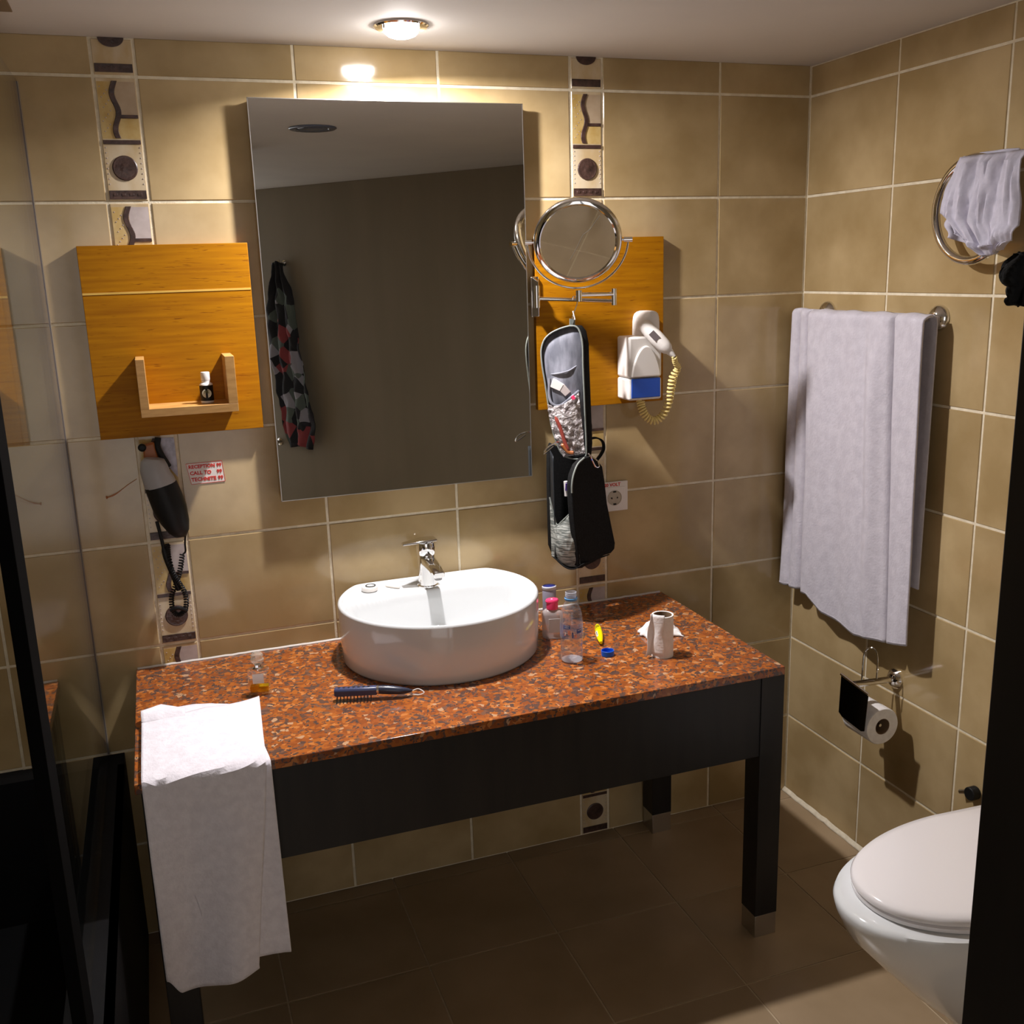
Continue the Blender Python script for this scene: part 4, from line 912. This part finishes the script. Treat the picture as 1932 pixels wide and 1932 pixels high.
# ------------------------------------------------------------------ hanging toiletry bag
bg = thing('toiletry_bag', 'open black hanging toiletry bag with grey lining, hooked on the mirror arm', 'bag', (-0.73, -0.12, 0.86))
HKY = -0.100
hz = at(1083, 563, 1, HKY)
hook = [at(1079, 566, 1, HKY), at(1082, 559, 1, HKY), at(1088, 562, 1, HKY), at(1089, 572, 1, HKY), at(1085, 584, 1, HKY), at(1080, 598, 1, HKY), at(1083, 604, 1, HKY), at(1081, 612, 1, HKY)]
hko = MB().tube(bez(hook, 36), 0.0012, 6).build('wire_hook', CHROME, bg)
MB().tube([at(1081, 587, 1, HKY - 0.003), at(1085, 603, 1, HKY - 0.003)], 0.0016, 8).build('hook_tip', WHITEP, hko)
MB().prism([at(1075, 601, 1, HKY), at(1085, 603, 1, HKY), at(1085, 628, 1, HKY), at(1075, 628, 1, HKY)], (0, 0.002, 0)).build('hanging_tab', PIPE, bg)
# upper tray: outline in the photo, standing on a slanted plane: left side near the wall, right side nearer to the viewer
def up_pt(px, py, depth=0.0):
    """point on the slanted opening plane of the upper half (left edge y=-0.075, right edge y=-0.135)"""
    x_l = 1022; x_r = 1112
    yy = -0.085 - 0.045 * (px - x_l) / (x_r - x_l)
    p = at(px, py, 1, yy); return p + Vector((0.80, 0.60, 0)) * depth
uo = [(1075, 615), (1060, 619), (1042, 627), (1030, 637), (1024, 648), (1021, 664), (1023, 690), (1028, 720), (1034, 760), (1040, 800), (1050, 835), (1062, 858), (1085, 866), (1104, 862), (1106, 840), (1104, 790), (1102, 740), (1100, 690), (1099, 650), (1094, 626), (1086, 616)]
DEP = 0.030
P0 = [up_pt(*q) for q in uo]; P1 = [up_pt(*q, depth=DEP) for q in uo]; n = len(uo)
m = MB(); m.add(P0 + P1, [(i, (i + 1) % n, (i + 1) % n + n, i + n) for i in range(n)] + [tuple(range(2 * n - 1, n - 1, -1))])
m.build('upper_shell', BAGB, bg, fix=True, solid=0.0015)
cen = sum((p for p in P1), Vector()) / n
def shrink(P, k, dv_): 
    c_ = sum(P, Vector()) / len(P); return [c_ + (p - c_) * k + dv_ for p in P]
Bk = Vector((0.80, 0.60, 0))
m = MB()
Lw = shrink(P0, 0.985, Bk * 0.006); m.add(Lw, [tuple(range(n))])
m.build('lining', BAGG, bg, solid=0.001)
MB().tube(bez(P0[0:16] + P0[16:] + [P0[0]], 90), 0.0022, 8).build('zip_piping', PIPE, bg)
# pocket edges of the lining
pk = MB()
MB().tube(bez([up_pt(1035, 707, 0.008), up_pt(1052, 705, 0.003), up_pt(1072, 700, 0.002), up_pt(1086, 690, 0.008)], 24), 0.0022, 8).build('pocket_edge', BAGG, bg)
MB().tube(bez([up_pt(1034, 715, 0.006), up_pt(1036, 745, 0.0), up_pt(1044, 762, -0.004), up_pt(1060, 764, -0.004), up_pt(1080, 748, -0.002), up_pt(1090, 738, 0.006)], 30), 0.0035, 8).build('pocket_edge', BAGG, bg)
pe = [(1034, 712), (1036, 745), (1044, 762), (1060, 764), (1080, 748), (1091, 738), (1093, 697), (1070, 702), (1050, 707)]
m = MB(); m.add([up_pt(*q, depth=0.012) for q in pe], [tuple(range(len(pe)))]); m.build('pocket_interior', plain('dark_pocket', (0.05, 0.04, 0.045), 0.8), bg, solid=0.001)
bx = thing('paper_box', 'small white carton sticking out of the upper pocket of the hanging bag', 'box', up_pt(1052, 730, 0.002))
MB().prism([up_pt(1043, 714, 0.0), up_pt(1063, 726, 0.0), up_pt(1056, 738, 0.0), up_pt(1038, 730, 0.0)], Bk * 0.008).build('carton_end', WHITEP, bx, bevel=0.0006)
MB().prism([up_pt(1063, 726, 0.001), up_pt(1075, 740, 0.001), up_pt(1066, 748, 0.001), up_pt(1055, 737, 0.001)], Bk * 0.007).build('carton_side', plain('clear_blister', (0.45, 0.40, 0.38), 0.2), bx, bevel=0.0006)
# plastic-wrapped pouch below the pocket: bulging sheet
po = [(1036, 757), (1060, 766), (1091, 740)]
def pouch(u, v):
    lx = 1034 + 8 * v + 22 * v * v; rx = 1093 + 12 * v
    ty = 762 - 22 * u * u + 6 * sin(pi * u); by = 862 - 6 * u
    p = up_pt(lx + (rx - lx) * u, ty + (by - ty) * v, -0.002 - 0.016 * sin(pi * min(1, u * 1.05)) * sin(pi * (0.15 + 0.85 * v)))
    return p - Bk * 0.004 * fbm((u * 6, v * 9, 0), 1.3)
MB().grid(pouch, 36, 44).build('plastic_pouch', BUBBLE, bg, solid=0.0008)
for pts, mt, nm in (([(1054, 784), (1064, 806), (1072, 832), (1080, 850)], plain('dull_red_print', (0.30, 0.05, 0.035), 0.4), 'red_packet'), ([(1086, 745), (1090, 752)], PINK, 'pink_packet'), ([(1066, 835), (1078, 850), (1090, 852)], ORANGEP, 'orange_packet')):
    MB().tube(bez([up_pt(*q, depth=-0.0170) for q in pts], 14), [0.001] + [0.0046] * 12 + [0.001], 8).build(nm, mt, bg)
# outer gusset seen at the right of the upper half
gp = [(1099, 640), (1104, 700), (1106, 770), (1106, 862), (1122, 868), (1117, 800), (1110, 720), (1104, 660)]
# lower compartment: box with arched black side panel
def lo_pt(px, py, depth=0.0):
    """point on the black right side panel of the lower half (x grows as y goes back)"""
    yy = -0.175 + 0.085 * (px - 1080) / 80
    return at(px, py, 1, yy) + Vector((-0.5, 0.1, 0)) * depth
so = [(1079, 920), (1082, 896), (1090, 876), (1102, 864), (1114, 861), (1126, 866), (1137, 880), (1141, 905), (1146, 950), (1154, 990), (1161, 1024), (1160, 1036), (1153, 1044), (1140, 1048), (1122, 1060), (1098, 1072), (1093, 1068), (1090, 1040), (1083, 980)]
Q = [lo_pt(*q) for q in so]
MB().prism(Q, Vector((-0.010, 0.012, 0))).build('side_panel', BAGB, bg, bevel=0.003, bseg=3)
MB().tube(bez([lo_pt(1079, 930), lo_pt(1079, 915), lo_pt(1082, 896), lo_pt(1090, 876), lo_pt(1102, 864)], 24), 0.0024, 8).build('zip_piping', PIPE, bg)
# rear shell of the lower compartment
ro = [(1040, 836), (1035, 850), (1035, 900), (1036, 960), (1038, 1030), (1046, 1050), (1062, 1062), (1082, 1074), (1100, 1072), (1120, 1040), (1130, 900), (1118, 866), (1100, 850), (1060, 846)]
m = MB(); R0 = [at(x, y, 1, -0.060) for x, y in ro]; m.prism(R0, (0, 0.018, 0)); m.build('back_panel', BAGB, bg, bevel=0.003)
def sidewall(u, v):
    a = at(1038 + 4 * v, 850 + 190 * v, 1, -0.075); b = at(1044 + 4 * v, 862 + 190 * v, 1, -0.120); return a.lerp(b, u)
MB().grid(sidewall, 6, 20).build('left_gusset', plain('bag_blue_black', (0.015, 0.018, 0.022), 0.4), bg, solid=0.002)
def bottomw(u, v):
    a = at(1040 + 110 * u, 1046 + 10 * sin(pi * u), 1, -0.07); b = at(1046 + 52 * u, 1052 + 22 * sin(pi * u * 0.8), 1, -0.120 - 0.05 * u); return a.lerp(b, v)
MB().grid(bottomw, 16, 8).build('bottom_panel', BAGB, bg, solid=0.003)
# grey mesh pocket, V-shaped top edge
def meshp(u, v):
    tx = 1037 + 48 * u; ty = (938 + 55 * (u / 0.28) if u < 0.28 else 993 - 33 * (u - 0.28) / 0.72)
    bx_ = 1041 + 54 * u; by = 1050 + 20 * sin(pi * u * 0.7)
    x = tx + (bx_ - tx) * v; y = ty + (by - ty) * v
    return at(x, y, 1, -0.105 - 0.055 * u - 0.018 * sin(pi * u) * sin(pi * v) - 0.003 * fbm((u * 7, v * 7, 0), 1))
MB().grid(meshp, 30, 36).build('mesh_pocket', MESHF, bg, solid=0.001)
MB().tube(bez([meshp(k / 12, 0) for k in range(13)], 30), 0.0020, 6).build('pocket_edge', PIPE, bg)
tg = thing('toothpaste_tube', 'white tube with purple cap standing inside the lower half of the bag', 'tube', at(1070, 925, 1, -0.12))
MB().tube([at(1072, 912, 1, -0.118), at(1072, 925, 1, -0.118)], [0.007, 0.008], 14).build('tube_cap', plain('purple_plastic', (0.12, 0.06, 0.36), 0.35), tg)
MB().tube([at(1067, 908, 1, -0.112), at(1070, 935, 1, -0.112)], [0.005, 0.007], 12).build('tube_body', WHITEP, tg)
for (px, py, mt) in ((1082, 992, WHITEP), (1078, 1040, plain('pearl_bottle', (0.6, 0.6, 0.58), 0.2))):
    MB().lathe([(0.008, -0.016), (0.012, -0.012), (0.012, 0.010), (0.007, 0.016)], at(px, py, 1, -0.120), 16).build('pocket_content', mt, bg)
# zip pulls and handle
MB().tube(bez([at(1054, 833, 1, -0.12), at(1047, 836, 1, -0.13), at(1036, 842, 1, -0.135), at(1028, 850, 1, -0.135), at(1027, 856, 1, -0.135), at(1035, 850, 1, -0.132), at(1044, 842, 1, -0.13)], 26), 0.0018, 6).build('zip_pull', CHROME, bg)
MB().tube(bez([lo_pt(1110, 856), lo_pt(1117, 862), lo_pt(1127, 870), lo_pt(1130, 880), lo_pt(1124, 881), lo_pt(1118, 870), lo_pt(1114, 860)], 28), 0.0019, 6).build('zip_pull', CHROME, bg)
hp = bez([at(1108, 829, 1, -0.06), at(1124, 826, 1, -0.055), at(1136, 832, 1, -0.05), at(1139, 845, 1, -0.05), at(1134, 857, 1, -0.055), at(1126, 868, 1, -0.06)], 26)
m = MB(); m.add([p + Vector((0, 0.006 * s_, 0.0)) for p in hp for s_ in (-1, 1)], [(2 * i, 2 * i + 1, 2 * i + 3, 2 * i + 2) for i in range(25)]); m.build('carry_handle', BAGB, bg, solid=0.004)

# ------------------------------------------------------------------ wall hairdryer / razor unit on the right board
hd = thing('wall_hairdryer', 'white wall-mounted hairdryer unit with blue window on the right wooden board', 'hairdryer', (-0.52, -0.02, 1.25))
MB().box((-0.571, -0.0185, 1.252), (-0.478, -0.088, 1.308)).build('lower_housing', WHITEP, hd, bevel=0.006, bseg=3)
MB().box((-0.571, -0.0185, 1.3088), (-0.478, -0.088, 1.412)).build('upper_housing', WHITEP, hd, bevel=0.006, bseg=3)
MB().box((-0.5645, -0.0878, 1.258), (-0.4835, -0.0915, 1.3075)).build('blue_window', BLUEP, hd, bevel=0.002)
arch = [(-0.5655, -0.086, 1.3105), (-0.4825, -0.086, 1.3105)] + [(-0.524 + 0.0415 * cos(a) * (1 - 0.18 * sin(a)), -0.086, 1.3105 + 0.078 * sin(a)) for a in [pi * k / 18 for k in range(1, 18)]]
MB().prism([arch[0], arch[1]] + arch[2:], (0, -0.007, 0)).build('arched_cover', WHITEP, hd, bevel=0.004, bseg=3)
m = MB()
sect = lambda z, s_: [(-0.497 + 0.031 * s_ * sx, y_, z) for sx, y_ in ((-1, -0.0185), (-1, -0.050), (-0.75, -0.066), (-0.3, -0.074), (0.3, -0.074), (0.75, -0.066), (1, -0.050), (1, -0.0185))]
rs = [sect(1.405, 1.0), sect(1.445, 0.98), sect(1.457, 0.93), sect(1.465, 0.82), sect(1.470, 0.6), sect(1.4725, 0.3)]
nn_ = 8; m.add([p for r in rs for p in r], [(j * nn_ + k, j * nn_ + (k + 1) % nn_, (j + 1) * nn_ + (k + 1) % nn_, (j + 1) * nn_ + k) for j in range(5) for k in range(nn_)] + [tuple(range(8))[::-1], tuple(40 + k for k in range(8))])
m.build('holder_dome', WHITEP, hd, bevel=0.002)
h0, h1 = at(1212, 610, 1, -0.082), at(1262, 662, 1, -0.118)
hh = h1 - h0
hs = MB().tube([h0 + hh * x for x in (0, 0.06, 0.2, 0.5, 0.8, 0.93, 1.0)], [0.013, 0.0165, 0.0180, 0.0190, 0.0180, 0.0150, 0.011], 22).build('handset', WHITEP, hd, bevel=0.0)
hdir = hh.normalized(); vw = (CAM - h0); vw = (vw - hdir * vw.dot(hdir)).normalized(); sv = hdir.cross(vw)
pw = h0 + hh * 0.46 + vw * 0.0185
MB().prism([pw + hdir * a + sv * b for a, b in ((-0.012, -0.008), (0.012, -0.008), (0.012, 0.008), (-0.012, 0.008))], vw * 0.0012).build('dark_switch', plain('grey_brown_switch', (0.10, 0.08, 0.08), 0.3), hs)
MB().tube([h1, h1 + hdir * 0.012, h1 + hdir * 0.02], [0.010, 0.007, 0.0045], 16).build('cord_collar', WHITEP, hs)
k0 = h1 + hdir * 0.019
pth = [k0, at(1274, 684, 1, -0.118), at(1279, 694, 1, -0.112), at(1270, 712, 1, -0.10), at(1266, 735, 1, -0.09), at(1261, 760, 1, -0.08), at(1250, 784, 1, -0.072), at(1234, 794, 1, -0.066), at(1219, 786, 1, -0.06), at(1211, 770, 1, -0.055), at(1208, 755, 1, -0.05)]
cl = coil(pth, 0.0085, 34, 620, lambda f: 0.55 if f < 0.16 else (0.55 + (f - 0.16) / 0.14 * 0.45 if f < 0.3 else 1.0))
MB().tube(cl, 0.0029, 7).build('coiled_cord', IVORY, hd)

# ------------------------------------------------------------------ socket and sticker
sk = thing('wall_socket', 'white wall socket with red lettering, partly hidden by the bag', 'socket', (-0.575, 0, 0.95))
MB().box((-0.617, -0.0005, 0.9490), (-0.5368, -0.010, 1.0290)).build('socket_frame', WHITEP, sk, bevel=0.002)
MB().box((-0.607, -0.0095, 0.9570), (-0.5468, -0.0125, 1.0150)).build('socket_insert', WHITEP, sk, bevel=0.001)
ins = MB().lathe([(0.0205, 0.0), (0.0205, 0.0012), (0.0190, 0.0012), (0.0185, -0.001), (0.001, -0.001)], (-0.577, -0.0126, 0.986), 30, (0, -1, 0)).build('socket_well', plain('socket_inner', (0.45, 0.40, 0.32), 0.5), sk)
MB().cyl((-0.5855, -0.0116, 0.986), (-0.5855, -0.0126, 0.986), 0.0024, seg=12).build('pin_hole', BLACKP, sk)
MB().cyl((-0.5690, -0.0116, 0.986), (-0.5690, -0.0126, 0.986), 0.0024, seg=12).build('pin_hole', BLACKP, sk)
for z in (1.003, 0.969): MB().box((-0.581, -0.0118, z - 0.002), (-0.573, -0.0145, z + 0.002)).build('earth_clip', BLACKP, sk)
text('lettering', '220 VOLT', 0.0125, (-0.6125, -0.0103, 1.0175), RB, RED, sk, bold=0.0003)

st = thing('phone_sticker', 'white sticker with red phone numbers on the wall below the wooden shelf board', 'sticker', (-1.607, 0, 1.13))
MB().prism([(-1.6490, -0.0003, 1.1755), (-1.5695, -0.0003, 1.1765), (-1.5660, -0.0003, 1.1285), (-1.6410, -0.0003, 1.1275)], (0, -0.0006, 0)).build('paper', LABELW, st, smooth=False)
e = MB()
for a, b in (((-1.6490, 1.1755), (-1.5695, 1.1765)), ((-1.5695, 1.1765), (-1.5660, 1.1285)), ((-1.5660, 1.1285), (-1.6410, 1.1275)), ((-1.6410, 1.1275), (-1.6490, 1.1755))): e.tube([(a[0], -0.0009, a[1]), (b[0], -0.0009, b[1])], 0.0006, 4)
e.build('red_border', RED, st)
for s_, x, z in (('RECEPTION 99', -1.6445, 1.1640), ('CALL TO', -1.6425, 1.1490), ('99', -1.5830, 1.1490), ('TECHNITE', -1.6405, 1.1340), ('99', -1.5815, 1.1340)):
    text('lettering', s_, 0.0118 if s_[0] != 'R' else 0.0112, (x, -0.0012, z), RB, RED, st, bold=0.0004)

# ------------------------------------------------------------------ black hairdryer hanging below the left board
hb = thing('hairdryer', 'black and grey hairdryer hanging on a hook below the wooden shelf board', 'hairdryer', (-1.70, -0.05, 1.0))
YD = -0.055
def dsec(px0, py0, px1, py1, yf, n=16, y0=-0.012):
    a, b = at(px0, py0, 1, YD), at(px1, py1, 1, YD); c_ = (a + b) / 2; h_ = (b - a) / 2
    return [c_ + h_ * cos(2 * pi * k / n) + Vector((0, -1, 0)) * yf * sin(2 * pi * k / n) for k in range(n)]
loft([dsec(272, 864, 310, 866, 0.020), dsec(265, 872, 316, 876, 0.026), dsec(264, 890, 322, 890, 0.030), dsec(268, 905, 328, 898, 0.031), dsec(274, 924, 332, 906, 0.031)]).build('nozzle_hood', GREYP, hb, ang=60)
loft([dsec(273, 923, 333, 906, 0.030), dsec(281, 945, 343, 928, 0.032), dsec(290, 968, 352, 952, 0.032), dsec(304, 990, 357, 980, 0.029), dsec(318, 1006, 357, 998, 0.022), dsec(330, 1014, 352, 1010, 0.010)]).build('body', BLACKP, hb, ang=60)
MB().tube(bez([at(298, 826, 1, -0.03), at(297, 842, 1, -0.035), at(304, 858, 1, -0.035), at(318, 880, 1, -0.03)], 16), 0.007, 10).build('hook_strap', BLACKP, hb)
MB().prism([at(269, 838, 1, -0.02), at(291, 832, 1, -0.02), at(300, 868, 1, -0.02), at(272, 870, 1, -0.02)], (0, -0.02, 0)).build('wall_hook', ORANGEP, hb, bevel=0.004)
MB().lathe([(0.008, 0), (0.009, 0.006), (0.005, 0.01)], at(268, 844, 1, -0.035), 16, (0, -1, 0)).build('hook_tip', BLACKP, hb)
MB().tube(bez([at(296, 984, 1, -0.035), at(303, 1010, 1, -0.035), at(313, 1050, 1, -0.035), at(324, 1078, 1, -0.035), at(333, 1100, 1, -0.033), at(338, 1112, 1, -0.030)], 30), [0.004] * 10 + [0.0065] * 20, 10).build('handle_sleeve', BLACKP, hb)
cpth = [at(344, 1046, 1, -0.03), at(340, 1075, 1, -0.03), at(333, 1100, 1, -0.03), at(324, 1125, 1, -0.03), at(326, 1150, 1, -0.03), at(337, 1160, 1, -0.03), at(350, 1148, 1, -0.03), at(350, 1122, 1, -0.034), at(338, 1100, 1, -0.038), at(326, 1080, 1, -0.038), at(318, 1050, 1, -0.036), at(316, 1026, 1, -0.034)]
MB().tube(coil(cpth, 0.0046, 62, 800), 0.0019, 6).build('coiled_cord', BLACKP, hb)
MB().tube(bez([at(350, 1006, 1, -0.045), at(349, 1025, 1, -0.035), at(350, 1040, 1, -0.03), at(345, 1046, 1, -0.03)], 14), 0.0022, 8).build('thin_cord', BLACKP, hb)
MB().tube(bez([at(322, 1152, 1, -0.034), at(337, 1147, 1, -0.040), at(353, 1152, 1, -0.034)], 14), 0.0045, 8).build('cord_tie', BLACKP, hb)
tag(MB().prism([at(300, 826, 1, -0.0012), at(328, 826, 1, -0.0012), at(334, 872, 1, -0.0012), at(336, 900, 1, -0.0012), at(318, 880, 1, -0.0012)], (0, -0.0015, 0)).build('clear_tape', TAPE), 'crinkled strip of clear tape on the decorative tile under the shelf board', 'tape')
tag(MB().tube(bez([at(200, 939, 1, -0.004), at(208, 937, 1, -0.004), at(222, 930, 1, -0.004), at(240, 916, 1, -0.004), at(258, 904, 1, -0.004)], 20), [0.0030, 0.0034, 0.0018, 0.0010, 0.0012, 0.0014, 0.0016, 0.0015, 0.0013, 0.0011, 0.0009, 0.0007, 0.0006, 0.0006, 0.0006, 0.0006, 0.0006, 0.0006, 0.0006, 0.0005], 7).build('wire_end', ORANGEP), 'thin brown wire end sticking out across the tiles left of the black hairdryer', 'wire')
